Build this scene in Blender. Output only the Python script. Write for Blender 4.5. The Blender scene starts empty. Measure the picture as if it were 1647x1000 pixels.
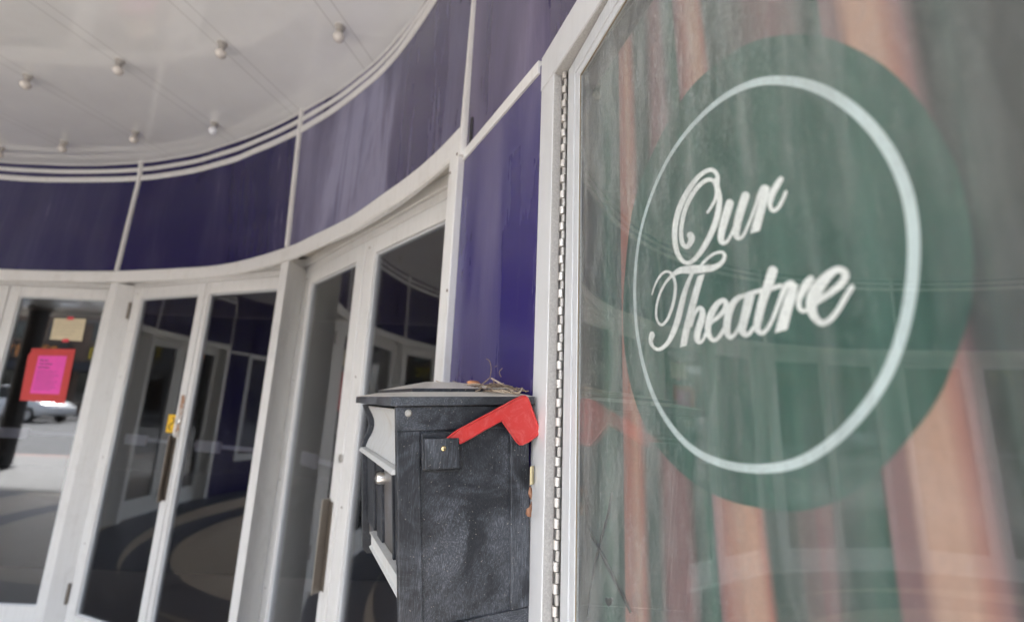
import bpy, math, random
from mathutils import Vector, Matrix
random.seed(7)
R = math.radians
scn = bpy.context.scene

# ------------------------------------------------------------------ camera
H = 1.48                       # camera height above the floor
F, PITCH, ROLL = 740.0, R(11.9), R(2.28)
CX, CY = 823.5, 500.0
_f = Vector((0, math.cos(PITCH), math.sin(PITCH)))
_u0 = Vector((0, -math.sin(PITCH), math.cos(PITCH)))
_r = Vector((math.cos(ROLL), 0, 0)) + math.sin(ROLL) * _u0
_u = Vector((-math.sin(ROLL), 0, 0)) + math.cos(ROLL) * _u0
cd = bpy.data.cameras.new('camera'); cam = bpy.data.objects.new('camera', cd)
scn.collection.objects.link(cam); scn.camera = cam
cam.matrix_world = Matrix(((_r.x, _u.x, -_f.x, 0), (_r.y, _u.y, -_f.y, 0), (_r.z, _u.z, -_f.z, H), (0, 0, 0, 1)))
cd.sensor_width = 36; cd.lens = F / 1647 * 36
cd.clip_start = 0.02; cd.clip_end = 500
cd.dof.use_dof = True; cd.dof.focus_distance = 0.74; cd.dof.aperture_fstop = 2.4

# ------------------------------------------------------------------ world, sun, exposure
SUN_EL, SUN_AZ = 50, 212       # azimuth clockwise from +y
w = bpy.data.worlds.new("World"); scn.world = w; w.use_nodes = True
nt = w.node_tree; nt.nodes.clear()
sky = nt.nodes.new('ShaderNodeTexSky'); sky.sky_type = 'NISHITA'; sky.sun_disc = False
sky.sun_elevation = R(SUN_EL); sky.sun_rotation = R(SUN_AZ); sky.air_density = 1.0; sky.dust_density = 2.0
bg = nt.nodes.new('ShaderNodeBackground'); bg.inputs[1].default_value = 0.07
ow = nt.nodes.new('ShaderNodeOutputWorld')
hs = nt.nodes.new('ShaderNodeHueSaturation'); hs.inputs['Saturation'].default_value = .5
nt.links.new(sky.outputs[0], hs.inputs['Color']); nt.links.new(hs.outputs[0], bg.inputs[0]); nt.links.new(bg.outputs[0], ow.inputs[0])
sd = bpy.data.lights.new('sun', 'SUN'); sun = bpy.data.objects.new('sun', sd); scn.collection.objects.link(sun)
sd.energy = 3.0; sd.angle = R(6); sd.color = (1, .985, .965)
_sv = Vector((math.sin(R(SUN_AZ)) * math.cos(R(SUN_EL)), math.cos(R(SUN_AZ)) * math.cos(R(SUN_EL)), math.sin(R(SUN_EL))))
sun.rotation_euler = _sv.to_track_quat('Z', 'Y').to_euler(); sun.location = (0, -20, 30)
vs = scn.view_settings; vs.view_transform = 'Standard'; vs.look = 'None'; vs.gamma = 1; vs.exposure = 4.05
scn.cycles.max_bounces = 10; scn.cycles.diffuse_bounces = 6; scn.cycles.glossy_bounces = 6
scn.cycles.transparent_max_bounces = 12; scn.cycles.use_denoising = True
scn.cycles.caustics_reflective = False; scn.cycles.caustics_refractive = False

# ------------------------------------------------------------------ photograph geometry -> places (camera at the origin)
def ray(px, py):
    return _f + (px - CX) / F * _r - (py - CY) / F * _u
def on_z(px, py, z):
    v = ray(px, py); return v * (z / v.z)
def on_wall(px, py, A, deg, off=0.0):      # vertical plane through A (x, y) running at deg from +y; off = distance into the wall
    t = R(deg); n = Vector((math.cos(t), -math.sin(t), 0)); v = ray(px, py)
    return v * ((A[0] * n.x + A[1] * n.y + off) / v.dot(n))

# ------------------------------------------------------------------ mesh helpers
class MB:
    def __init__(s): s.v = []; s.f = []; s.c = []
    def quad(s, a, b, c, d):
        i = len(s.v); s.v += [Vector(p) for p in (a, b, c, d)]; s.f.append((i, i + 1, i + 2, i + 3)); return s
    def box(s, o, ax, ay, az):             # corner o and three edge vectors
        o, ax, ay, az = map(Vector, (o, ax, ay, az)); i = len(s.v)
        for k in range(8): s.v.append(o + (ax if k & 1 else Vector()) + (ay if k & 2 else Vector()) + (az if k & 4 else Vector()))
        fs = [(0, 2, 3, 1), (4, 5, 7, 6), (0, 1, 5, 4), (2, 6, 7, 3), (0, 4, 6, 2), (1, 3, 7, 5)]
        if ax.cross(ay).dot(az) < 0: fs = [f[::-1] for f in fs]
        s.f += [tuple(i + j for j in f) for f in fs]; return s
    def prism(s, poly, vec):               # closed polygon (3-D) extruded by vec
        poly = [Vector(p) for p in poly]; vec = Vector(vec); n = len(poly); i = len(s.v)
        s.v += poly + [p + vec for p in poly]
        nrm = Vector()
        for k in range(n): nrm += poly[k].cross(poly[(k + 1) % n])
        fl = nrm.dot(vec) < 0
        fs = [tuple(range(n))[::-1], tuple(range(n, 2 * n))] + [(k, (k + 1) % n, n + (k + 1) % n, n + k) for k in range(n)]
        if fl: fs = [f[::-1] for f in fs]
        s.f += [tuple(i + j for j in f) for f in fs]; return s
    def plan(s, poly, z0, z1):
        return s.prism([(p[0], p[1], z0) for p in poly], (0, 0, z1 - z0))
    def loft(s, rings, closed=True, caps=True):
        i = len(s.v); n = len(rings[0])
        for r in rings: s.v += [Vector(p) for p in r]
        for a in range(len(rings) - 1):
            for k in range(n if closed else n - 1):
                k2 = (k + 1) % n
                s.f.append((i + a * n + k, i + a * n + k2, i + (a + 1) * n + k2, i + (a + 1) * n + k))
        if caps and closed:
            s.f.append(tuple(i + k for k in range(n))[::-1]); s.f.append(tuple(i + (len(rings) - 1) * n + k for k in range(n)))
        return s
    def tube(s, pts, rad, n=8):
        pts = [Vector(p) for p in pts]; rings = []
        for k, p in enumerate(pts):
            t = (pts[min(k + 1, len(pts) - 1)] - pts[max(k - 1, 0)]).normalized()
            a = t.cross(Vector((0.13, 0.21, 1))).normalized(); b = t.cross(a)
            r = rad[k] if isinstance(rad, (list, tuple)) else rad
            rings.append([p + a * r * math.cos(2 * math.pi * j / n) + b * r * math.sin(2 * math.pi * j / n) for j in range(n)])
        return s.loft(rings)
    def lathe(s, o, axis, prof, n=24):     # prof: (distance along axis, radius)
        o, axis = Vector(o), Vector(axis).normalized(); a = axis.orthogonal().normalized(); b = axis.cross(a)
        return s.loft([[o + axis * h + (a * math.cos(2 * math.pi * j / n) + b * math.sin(2 * math.pi * j / n)) * r for j in range(n)] for h, r in prof])
def origin_of(o):
    v = Vector()
    while o: v += o.location; o = o.parent
    return v
def obj(name, mb, m, parent=None, bevel=0, smooth=False, lift=H, label=None, seg=2):
    me = bpy.data.meshes.new(name); off = origin_of(parent) - Vector((0, 0, lift))
    me.from_pydata([tuple(p - off) for p in mb.v], [], mb.f); me.update()
    if smooth:
        for p in me.polygons: p.use_smooth = True
    o = bpy.data.objects.new(name, me); scn.collection.objects.link(o)
    if m: me.materials.append(m)
    if parent: o.parent = parent
    if bevel:
        b = o.modifiers.new('bevel', 'BEVEL'); b.width = bevel; b.segments = seg; b.limit_method = 'ANGLE'; b.angle_limit = R(40)
    if smooth == 'auto':
        try: me.set_sharp_from_angle(angle=R(40))
        except Exception: pass
    if label: o['label'] = label
    return o
def tag(o, label, cat, group=None, kind=None):
    if label: o['label'] = label
    if cat: o['category'] = cat
    if group: o['group'] = group
    if kind: o['kind'] = kind
    return o
def thing(name, loc, label, cat, group=None, lift=H):
    o = bpy.data.objects.new(name, None); scn.collection.objects.link(o); o.empty_display_size = .1
    o.location = (loc[0], loc[1], loc[2] + lift); return tag(o, label, cat, group)
def struct(o): o['kind'] = 'structure'; return o
def copy_tree(o, loc, label=None, parent=None):
    c = o.copy(); scn.collection.objects.link(c)
    if parent: c.parent = parent
    else: c.location = loc
    if label: c['label'] = label
    for ch in [x for x in scn.objects if x.parent == o]: copy_tree(ch, None, None, c)
    return c

# ------------------------------------------------------------------ materials
def mat(name, col, rough=.5, metal=0, spec=.5, coat=0, coat_rough=.1):
    m = bpy.data.materials.new(name); m.use_nodes = True; b = m.node_tree.nodes['Principled BSDF']
    b.inputs['Base Color'].default_value = (*col, 1); b.inputs['Roughness'].default_value = rough
    b.inputs['Metallic'].default_value = metal; b.inputs['Specular IOR Level'].default_value = spec
    b.inputs['Coat Weight'].default_value = coat; b.inputs['Coat Roughness'].default_value = coat_rough
    return m
def N(m, t, **kw):
    n = m.node_tree.nodes.new(t)
    for k, v in kw.items(): setattr(n, k, v)
    return n
def L(m, a, b): m.node_tree.links.new(a, b)
def coords(m, scale=(1, 1, 1), rot=(0, 0, 0)):
    tc = N(m, 'ShaderNodeTexCoord'); mp = N(m, 'ShaderNodeMapping'); mp.inputs['Scale'].default_value = scale; mp.inputs['Rotation'].default_value = rot
    L(m, tc.outputs['Object'], mp.inputs[0]); return mp.outputs[0]
def noise(m, vec, scale, detail=5, rough=.6, dist=0):
    n = N(m, 'ShaderNodeTexNoise'); n.inputs['Scale'].default_value = scale; n.inputs['Detail'].default_value = detail
    n.inputs['Roughness'].default_value = rough; n.inputs['Distortion'].default_value = dist; L(m, vec, n.inputs['Vector']); return n.outputs[0]
def ramp(m, fac, stops, interp='LINEAR'):
    r = N(m, 'ShaderNodeValToRGB'); r.color_ramp.interpolation = interp; e = r.color_ramp.elements
    while len(e) < len(stops): e.new(.5)
    for k, (p, c) in enumerate(stops):
        e[k].position = p; e[k].color = (*c, 1) if len(c) == 3 else c
    L(m, fac, r.inputs[0]); return r.outputs[0]
def mix(m, fac, a, b, mode='MIX'):
    x = N(m, 'ShaderNodeMix', data_type='RGBA', blend_type=mode)
    for s, v in ((x.inputs[0], fac), (x.inputs[6], a), (x.inputs[7], b)):
        if isinstance(v, (int, float)): s.default_value = v
        elif isinstance(v, tuple): s.default_value = (*v, 1)
        else: L(m, v, s)
    return x.outputs[2]
def mathn(m, op, a, b=0.0, c=0.0):
    x = N(m, 'ShaderNodeMath', operation=op)
    for s, v in zip(x.inputs, (a, b, c)):
        if isinstance(v, (int, float)): s.default_value = v
        else: L(m, v, s)
    return x.outputs[0]
def bump(m, h, strength=.2, dist=.001):
    b = N(m, 'ShaderNodeBump'); b.inputs['Strength'].default_value = strength; b.inputs['Distance'].default_value = dist
    L(m, h, b.inputs['Height']); L(m, b.outputs[0], m.node_tree.nodes['Principled BSDF'].inputs['Normal'])
def setb(m, key, sock): L(m, sock, m.node_tree.nodes['Principled BSDF'].inputs[key])

G = (0, 0, 0); W1 = (1, 1, 1)
# white painted metal, slightly dirty
def white_paint(name, col=(.72, .715, .70), dirt=(.36, .31, .24), amount=.5, rough=.38, metal=0):
    m = mat(name, col, rough, metal)
    v = coords(m); vs_ = coords(m, (14, 14, .8))
    d1 = ramp(m, noise(m, v, 9, 6, .7), [(.52, G), (.78, W1)]); d2 = ramp(m, noise(m, vs_, 5, 5, .7), [(.5, G), (.8, W1)])
    d = mathn(m, 'MULTIPLY', mathn(m, 'ADD', mathn(m, 'MULTIPLY', d1, .5), mathn(m, 'MULTIPLY', d2, .5)), amount)
    setb(m, 'Base Color', mix(m, d, col, dirt))
    setb(m, 'Roughness', mathn(m, 'MULTIPLY_ADD', noise(m, v, 30, 3), .25, rough - .12))
    bump(m, noise(m, coords(m, (1, 1, .3)), 60, 3), .12, .001); return m
M = {}
M['white'] = white_paint('white_trim_paint')
M['door_white'] = white_paint('door_frame_paint', (.69, .685, .67), (.34, .31, .27), .5, .34)
M['casing'] = white_paint('casing_paint', (.62, .63, .64), (.42, .42, .42), .4, .36)
M['header'] = white_paint('soffit_paint', (.60, .58, .54), (.33, .27, .2), .8, .6)
def brushed(name, col, rough, col2):
    m = mat(name, col, rough, .0); v = coords(m, (60, 60, 1.2))
    setb(m, 'Base Color', mix(m, ramp(m, noise(m, v, 12, 4, .7), [(.4, G), (.62, W1)]), col, col2)); return m
M['alu'] = brushed('anodised_frame', (.62, .64, .66), .33, (.52, .54, .56))
m = mat('rough_reveal', (.36, .35, .34), .85); v = coords(m)
setb(m, 'Base Color', mix(m, ramp(m, noise(m, v, 260, 4, .8), [(.38, G), (.66, W1)]), (.36, .35, .34), (.50, .49, .47))); bump(m, noise(m, v, 300, 3), .6, .001); M['reveal'] = m
# purple enamel with milky vertical stains and gloss sheen painted into the colour
def purple(name, stain_sheen=.55, seed=0, gloss=(.35, .28), fine=42, base=(.020, .013, .082), haze=(.20, .195, .26), sheen_paint=0.0, top=0.0, band=None):
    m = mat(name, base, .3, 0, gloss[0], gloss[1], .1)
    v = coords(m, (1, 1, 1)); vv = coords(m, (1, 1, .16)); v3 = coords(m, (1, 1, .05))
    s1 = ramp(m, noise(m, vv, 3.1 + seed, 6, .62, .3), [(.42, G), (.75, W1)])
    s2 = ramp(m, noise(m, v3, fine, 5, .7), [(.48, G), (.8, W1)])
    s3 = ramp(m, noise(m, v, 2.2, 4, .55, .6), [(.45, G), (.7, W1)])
    a = mathn(m, 'MULTIPLY', mathn(m, 'ADD', mathn(m, 'MULTIPLY', s1, .65), mathn(m, 'MULTIPLY', mathn(m, 'MULTIPLY', s2, s1), .8)), stain_sheen)
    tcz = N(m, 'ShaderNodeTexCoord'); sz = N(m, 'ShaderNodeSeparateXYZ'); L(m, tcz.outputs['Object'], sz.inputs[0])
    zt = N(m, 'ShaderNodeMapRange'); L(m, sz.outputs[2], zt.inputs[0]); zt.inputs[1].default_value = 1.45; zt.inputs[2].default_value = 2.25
    a = mathn(m, 'ADD', a, mathn(m, 'MULTIPLY_ADD', mathn(m, 'MULTIPLY', zt.outputs[0], mathn(m, 'ADD', s1, .35)), top, mathn(m, 'MULTIPLY', mathn(m, 'MULTIPLY_ADD', s1, 1.5, .18), sheen_paint)))  # adds the painted sheen, and a paler tone towards the top
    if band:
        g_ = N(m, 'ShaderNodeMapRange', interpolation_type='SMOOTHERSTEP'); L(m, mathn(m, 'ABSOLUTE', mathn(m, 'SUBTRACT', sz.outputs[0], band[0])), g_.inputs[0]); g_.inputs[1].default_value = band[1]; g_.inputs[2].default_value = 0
        a = mathn(m, 'MULTIPLY', a, mathn(m, 'MULTIPLY_ADD', g_.outputs[0], .8, .42))  # painted sheen strongest about one upright line, weaker to both sides
    c = mix(m, a, base, haze); c = mix(m, mathn(m, 'MULTIPLY', s3, .35 * stain_sheen), c, (.085, .055, .095))
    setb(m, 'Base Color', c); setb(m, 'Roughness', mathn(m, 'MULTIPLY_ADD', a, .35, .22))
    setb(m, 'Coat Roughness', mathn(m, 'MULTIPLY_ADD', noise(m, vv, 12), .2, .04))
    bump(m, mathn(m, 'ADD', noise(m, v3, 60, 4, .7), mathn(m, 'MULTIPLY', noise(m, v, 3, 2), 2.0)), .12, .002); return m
M['purple'] = purple('purple_enamel', .26, gloss=(.25, .15), base=(.0085, .005, .062), haze=(.19, .18, .30)); M['purple_painted_sheen'] = purple('purple_enamel_painted_sheen', .7, 1.1, sheen_paint=.95, haze=(.25, .245, .36), band=(2.78, .5)); M['purple_wing'] = purple('purple_enamel_wing', .8, 1.7, fine=80, sheen_paint=.55, haze=(.18, .16, .25)); M['purple_near'] = purple('purple_enamel_near', .55, 2.3, fine=110, base= (.018, .012, .12), top=.6, haze=(.15, .135, .23))  # right-hand bay and wing panels carry gloss sheen in their colour
# glossy white ceiling with panel joints
m = mat('glossy_ceiling_paint', (.66, .63, .60), .2, 0, .5, 1, .015); tc = N(m, 'ShaderNodeTexCoord'); sep = N(m, 'ShaderNodeSeparateXYZ')
L(m, tc.outputs['Object'], sep.inputs[0])
AX = Vector((.5965, -.135)); AXL = AX.length; ad = AX / AXL
uu = mathn(m, 'ADD', mathn(m, 'MULTIPLY', sep.outputs[0], ad.x), mathn(m, 'MULTIPLY', sep.outputs[1], ad.y))
b0 = -1.993 * ad.x + 1.995 * ad.y
fr = mathn(m, 'ABSOLUTE', mathn(m, 'WRAP', mathn(m, 'SUBTRACT', uu, b0), AXL / 2, -AXL / 2))
ln = mathn(m, 'LESS_THAN', mathn(m, 'ABSOLUTE', mathn(m, 'SUBTRACT', fr, .034)), .0035)
cl = noise(m, coords(m), 1.7, 5, .6); cc = mix(m, ramp(m, cl, [(.35, G), (.75, W1)]), (.84, .855, .86), (.74, .75, .755))
setb(m, 'Base Color', mix(m, mathn(m, 'MULTIPLY', ln, .26), cc, (.22, .21, .2)))
bump(m, noise(m, coords(m), 1.2, 2), .05, .004); M['ceiling'] = m
# glass: reflecting tinted doors, dusty case pane
def glass(name, base, tint, dust, dustcol=(.5, .5, .48), sheen=.02):
    m = bpy.data.materials.new(name); m.use_nodes = True; m.node_tree.nodes.clear(); out = N(m, 'ShaderNodeOutputMaterial')
    lw = N(m, 'ShaderNodeLayerWeight'); lw.inputs[0].default_value = .5
    f5 = mathn(m, 'POWER', lw.outputs['Facing'], 4.5); fac = mathn(m, 'MULTIPLY_ADD', f5, 1 - base, base)
    tr = N(m, 'ShaderNodeBsdfTransparent'); tr.inputs[0].default_value = (*tint, 1)
    gl = N(m, 'ShaderNodeBsdfGlossy'); gl.inputs['Roughness'].default_value = sheen; gl.inputs[0].default_value = (.93, .95, .96, 1)
    df = N(m, 'ShaderNodeBsdfDiffuse'); df.inputs[0].default_value = (*dustcol, 1)
    mx = N(m, 'ShaderNodeMixShader'); L(m, fac, mx.inputs[0]); L(m, tr.outputs[0], mx.inputs[1]); L(m, gl.outputs[0], mx.inputs[2])
    m2 = N(m, 'ShaderNodeMixShader'); v = coords(m, (1, 1, .18)); v2 = coords(m)
    d = mathn(m, 'MULTIPLY', mathn(m, 'ADD', ramp(m, noise(m, v, 30, 8, .85), [(.46, (.02, .02, .02)), (.64, W1)]), mathn(m, 'MULTIPLY', ramp(m, noise(m, v2, 240, 3, .8), [(.52, G), (.66, W1)]), .7)), mathn(m, 'MULTIPLY', mathn(m, 'MULTIPLY_ADD', mathn(m, 'POWER', lw.outputs['Facing'], 2.0), 3.0, .25), dust))
    L(m, d, m2.inputs[0]); L(m, mx.outputs[0], m2.inputs[1]); L(m, df.outputs[0], m2.inputs[2]); L(m, m2.outputs[0], out.inputs[0])
    return m
M['door_glass'] = glass('tinted_door_glass', .105, (.62, .62, .64), .006)
M['case_glass'] = glass('dusty_case_glass', .05, (.97, .985, .98), .26, (.40, .42, .41), .012)
M['shop_glass'] = glass('dark_shop_glass', .08, (.1, .1, .1), .01)
M['dark'] = mat('dark_void', (.012, .012, .014), .8)
M['rubber'] = mat('black_gasket', (.012, .012, .013), .5)
M['bronze'] = white_paint('worn_bronze', (.20, .17, .14), (.06, .045, .035), .9, .35, .6)
M['steel'] = mat('zinc_steel', (.62, .60, .56), .28, .9)
M['bar'] = mat('push_bar_grey', (.62, .63, .68), .4)
m = mat('rusty_lock_plate', (.5, .49, .46), .5); v = coords(m)
setb(m, 'Base Color', ramp(m, noise(m, v, 38, 5, .7), [(.42, (.52, .51, .49)), (.56, (.34, .16, .07)), (.7, (.12, .06, .04))])); M['rust'] = m

# ------------------------------------------------------------------ structure: floor, ring inlay, pavement, road, ceiling
def speckle(name, c1, c2, sc=220, rough=.45, big=.25):
    m = mat(name, c1, rough); v = coords(m)
    c = mix(m, ramp(m, noise(m, v, sc, 3, .7), [(.42, G), (.6, W1)]), c1, c2)
    c = mix(m, mathn(m, 'MULTIPLY', ramp(m, noise(m, v, 1.3, 6, .65), [(.4, G), (.75, W1)]), big), c, tuple(x * .5 for x in c1))
    setb(m, 'Base Color', c); return m
M['terrazzo'] = speckle('tan_terrazzo', (.47, .39, .30), (.58, .51, .42)); M['navy'] = speckle('navy_terrazzo', (.035, .04, .065), (.09, .10, .13))
M['paving'] = speckle('concrete_paving', (.125, .12, .115), (.17, .165, .16), 90, .8); M['asphalt'] = speckle('asphalt', (.04, .04, .042), (.065, .065, .066), 120, .85)
M['kerb'] = speckle('kerb_stone', (.27, .14, .11), (.36, .26, .22), 80, .8)
fz = -H
def sheet(name, x0, x1, y0, y1, z, m, th=.0):
    mb = MB(); mb.quad((x0, y0, z), (x1, y0, z), (x1, y1, z), (x0, y1, z)); return struct(obj(name, mb, m))
sheet('ground', -260, 260, -260, 200, fz - .30, M['paving'])
mb = MB(); mb.box((-60, -4.72, fz - .28), (100, 0, 0), (0, 20, 0), (0, 0, .28)); struct(obj('floor', mb, M['terrazzo']))
mb = MB(); mb.box((-60, -4.7, fz - .1), (100, 0, 0), (0, 3.75, 0), (0, 0, .104)); struct(obj('pavement', mb, M['paving']))
mb = MB(); mb.box((-60, -4.92, fz - .28), (100, 0, 0), (0, .199, 0), (0, 0, .286)); struct(obj('kerb', mb, M['kerb'], bevel=.01))
sheet('road', -90, 60, -19.7, -4.8, fz - .14, M['asphalt'])
mb = MB(); mb.box((-90, -25, fz - .28), (150, 0, 0), (0, 5.4, 0), (0, 0, .28)); struct(obj('far_pavement', mb, M['paving']))
def ring_sheet(name, c, r0, r1, z, m, a0=0, a1=360):
    mb = MB(); n = 96
    for k in range(n):
        t0, t1 = R(a0 + (a1 - a0) * k / n), R(a0 + (a1 - a0) * (k + 1) / n)
        p = lambda r, t: (c[0] + r * math.cos(t), c[1] + r * math.sin(t), z)
        mb.quad(p(r0, t0), p(r1, t0), p(r1, t1), p(r0, t1))
    return struct(obj(name, mb, m))
ring_sheet('floor_inlay', (-3.45, .15), 2.15, 2.5, fz + .004, M['navy'])
ring_sheet('floor_border', (-3.47, -.8), 3.45, 3.9, fz + .004, M['navy'], -2, 182)

# facade plan: one curve at the door head, one at the ceiling, about C0 (measured), mirrored about its axis
C0 = Vector((-3.47, -.8))
T_px = [(2, 433), (60, 435), (120, 436), (190, 436), (240, 434), (280, 432), (340, 428.5), (380, 422), (420, 411.5), (465, 397), (520, 372), (600, 330), (660, 287), (700, 251), (750, 200)]
C_px = [(2, 258), (60, 263), (130, 265), (225, 261), (300, 250), (380, 227), (440, 203), (493, 175), (560, 135), (620, 85), (660, 40), (684, 0)]
S_px = [(2, 285), (60, 289), (130, 289.5), (225, 287), (300, 277), (360, 262), (430, 235), (492, 205), (560, 160), (620, 110), (670, 50), (695, 5)]
ZT, ZS, ZC = .80, 1.488, 1.608
def polar(pts, z):
    o = []
    for q in pts:
        p = on_z(*q, z); d = Vector((p.x, p.y)) - C0; o.append((math.degrees(math.atan2(d.y, d.x)), d.length))
    return sorted(o)
PT, PS, PC = polar(T_px, ZT), polar(S_px, ZS), polar(C_px, ZC)
def rad(tab, a):
    if a > 90: a = 180 - a
    tot = 0; ws = 0
    for (aa, rr) in tab:                     # smooth interpolation
        wg = math.exp(-((aa - a) / 3.2) ** 2) + 1e-9; tot += wg * rr; ws += wg
    lo = tab[0]
    if a < lo[0]: return lo[1] + (3.9 - lo[1]) * min(1, (lo[0] - a) / 8)
    return tot / ws
def wall_pt(a, z, out=0.0):                  # point on the curved fascia; out = towards the viewer
    if z <= ZS: t = (z - ZT) / (ZS - ZT); r = rad(PT, a) * (1 - t) + rad(PS, a) * t
    else: t = (z - ZS) / (ZC - ZS); r = rad(PS, a) * (1 - t) + rad(PC, a) * t
    r -= out; return Vector((C0.x + r * math.cos(R(a)), C0.y + r * math.sin(R(a)), z))
def arc(a0, a1, n): return [a0 + (a1 - a0) * k / n for k in range(n + 1)]
def ang_of(px, py, z): p = on_z(px, py, z); return math.degrees(math.atan2(p.y - C0.y, p.x - C0.x))
A1, A2, A3 = ang_of(193, 437, ZT), ang_of(465, 398, ZT), ang_of(753, 200, ZT)
SC = .8907                                    # the near wing stands on the same circle
A = Vector((.0419, .830)); TC, TS = -20.0, -15.1
S0 = Vector((.0886, .7588))
def dirv(t): return Vector((math.sin(R(t)), math.cos(R(t)), 0))
def nin(t): return Vector((math.cos(R(t)), -math.sin(R(t)), 0))   # into the wall
ZR = .7126

bld = thing('theatre_facade', (C0.x, C0.y + 3.9, -H), 'curved purple and white theatre entrance front above and around the glass doors', 'building facade')
# the ceiling of the canopy follows the fascia
mb = MB(); ring_ = []
path = [wall_pt(a, ZC, -.02) for a in arc(A3 - 1, 90, 40)]
cor_r = [Vector((A.x, A.y, ZC)) + nin(TC) * .02 - dirv(TC) * s for s in (0, .6, 1.2)]
end_r = [Vector((.9, -1.2, ZC)), Vector((5, -1.2, ZC)), Vector((5, -1.9, ZC))]
half = end_r[::-1] + cor_r[::-1] + path
mirror = lambda p: Vector((2 * C0.x - p.x, p.y, p.z))
left = [mirror(p) for p in path] ; left_c = [mirror(p) for p in cor_r]
left_e = [Vector((-9.0, -1.2, ZC)), Vector((-16, -1.2, ZC)), Vector((-16, -3.9, ZC))]
full = half + left[::-1][1:] + left_c + left_e
cen = Vector((C0.x, -1.9, ZC)); i0 = 0
mb.v = [cen] + full; n = len(full)
mb.f = [(0, k + 2 if k + 2 <= n else 1, k + 1) for k in range(n)]
struct(obj('ceiling', mb, M['ceiling']))

# fascia panels between the seams
def fascia(a0, a1, z0, z1, m, n=22, parent=bld, name='fascia_panel'):
    mb = MB(); zs = [z0, (z0 + ZS) / 2, ZS, 1.552, z1]; th = .03
    rings = [[wall_pt(a, z) for a in arc(a0, a1, n)] for z in zs]
    back = [[wall_pt(a, z, -th) for a in arc(a0, a1, n)] for z in zs]
    i = 0
    for g, fl in ((rings, 0), (back, 1)):
        i = len(mb.v)
        for r in g: mb.v += r
        for a in range(len(g) - 1):
            for k in range(n):
                q = (i + a * (n + 1) + k, i + a * (n + 1) + k + 1, i + (a + 1) * (n + 1) + k + 1, i + (a + 1) * (n + 1) + k)
                mb.f.append(q if fl else q[::-1])
    return obj(name, mb, m, parent, smooth=True)
z0, z1 = ZT - .01, ZC + .02
fascia(A1 + .15, 90, z0, z1, M['purple']); fascia(A2 + .15, A1 - .15, z0, z1, M['purple']); fascia(A3 + .15, A2 - .15, z0, z1, M['purple_painted_sheen'])
for a, b in ((90.02, 180 - A1), (180 - A1 + .15, 180 - A2), (180 - A2 + .15, 180 - A3)): fascia(a, b, z0, z1, M['purple'])
# near wing: the panel that carries on over the display case, and the tall one behind the mailbox
W3 = wall_pt(A3, ZT); W3.z = 0; A_ = Vector((A.x, A.y, 0))
wl_ = lambda n, e=1.0: [W3.lerp(A_, e * k / n) for k in range(n + 1)]
wing = wl_(6)[:-1] + [Vector((A.x, A.y, 0)) + nin(TC) * .012 - dirv(TC) * s for s in (.01, .3, .7, 1.25)]
def wingwall(pts, z0, z1, name, m, mir=False, parent=bld):
    pts = [mirror(p) for p in pts] if mir else pts
    mb = MB(); bk = []
    for k, p in enumerate(pts):
        t = (pts[min(k + 1, len(pts) - 1)] - pts[max(k - 1, 0)]); t.z = 0; t.normalize(); bk.append(p + Vector((-t.y, t.x, 0)) * (.03 * (-1 if mir else 1)))
    poly = [Vector((p.x, p.y, 0)) for p in pts] + [Vector((p.x, p.y, 0)) for p in bk[::-1]]
    return obj(name, mb.plan(poly, z0, z1), m, parent)
wingwall(wing, ZR - .012, ZC + .02, 'fascia_panel', M['purple_wing']); wingwall(wing[:-1], ZR - .012, ZC + .02, 'fascia_panel', M['purple'], True)
low = wl_(4)
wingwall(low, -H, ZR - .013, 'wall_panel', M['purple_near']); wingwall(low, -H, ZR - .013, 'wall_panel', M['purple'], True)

# strips: curved mouldings with a flat face
def moulding(name, a0, a1, zc, hgt, dep, m, n=40, wob=None, parent=bld, zfun=None):
    mb = MB(); rings = []
    for a in arc(a0, a1, n):
        zz = zfun(a) if zfun else zc; ex = wob(a) if wob else 0
        rr = []
        for (dz, do) in ((-.5, -.004), (-.5, .6), (-.36, 1), (.36, 1), (.5, .6), (.5, -.004)):
            p = wall_pt(a, max(ZT, min(ZC, zz))); q = Vector((p.x - C0.x, p.y - C0.y, 0)).normalized()
            rr.append(Vector((p.x, p.y, zz + dz * hgt)) - q * (max(do, 0) * dep + do * 0 + ex - (.004 if do < 0 else 0)))
        rings.append(rr)
    return obj(name, mb.loft(rings), m, parent, smooth='auto')
for (a0, a1) in ((A3 - 6, 180 - A3 + 6),):
    moulding('moulding_strip', a0, a1, ZS, .038, .008, M['white'], 80)
    moulding('moulding_strip', a0, a1, 1.552, .028, .008, M['white'], 80)
    moulding('ceiling_bead', a0, a1, 1.603, .008, .006, M['white'], 80)
# door-head trim: flat band, loose and bowed over the right-hand door pair
ZTL = .719
def wob(a): return .012 * math.exp(-((a - (A3 + 9)) / 4) ** 2)
def band(a0, a1):
    mb = MB(); rings = []
    for a in arc(a0, a1, 40):
        lo = ZTL
        top = wall_pt(a, ZT); q = Vector((top.x - C0.x, top.y - C0.y, 0)).normalized(); e = wob(a)
        P = lambda o, z: Vector((top.x, top.y, 0)) - q * (o + e) + Vector((0, 0, z))
        rings.append([P(-.004 - e, lo), P(.006, lo), P(.012, lo + .006), P(.012, ZT - .006), P(.006, ZT), P(-.004 - e, ZT)])
    return obj('head_trim', mb.loft(rings), M['white'], bld, smooth='auto')
band(A1, 90); band(A2, A1); band(A3 + .1, A2)
band(90, 180 - A1); band(180 - A1, 180 - A2); band(180 - A2, 180 - A3)
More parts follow.
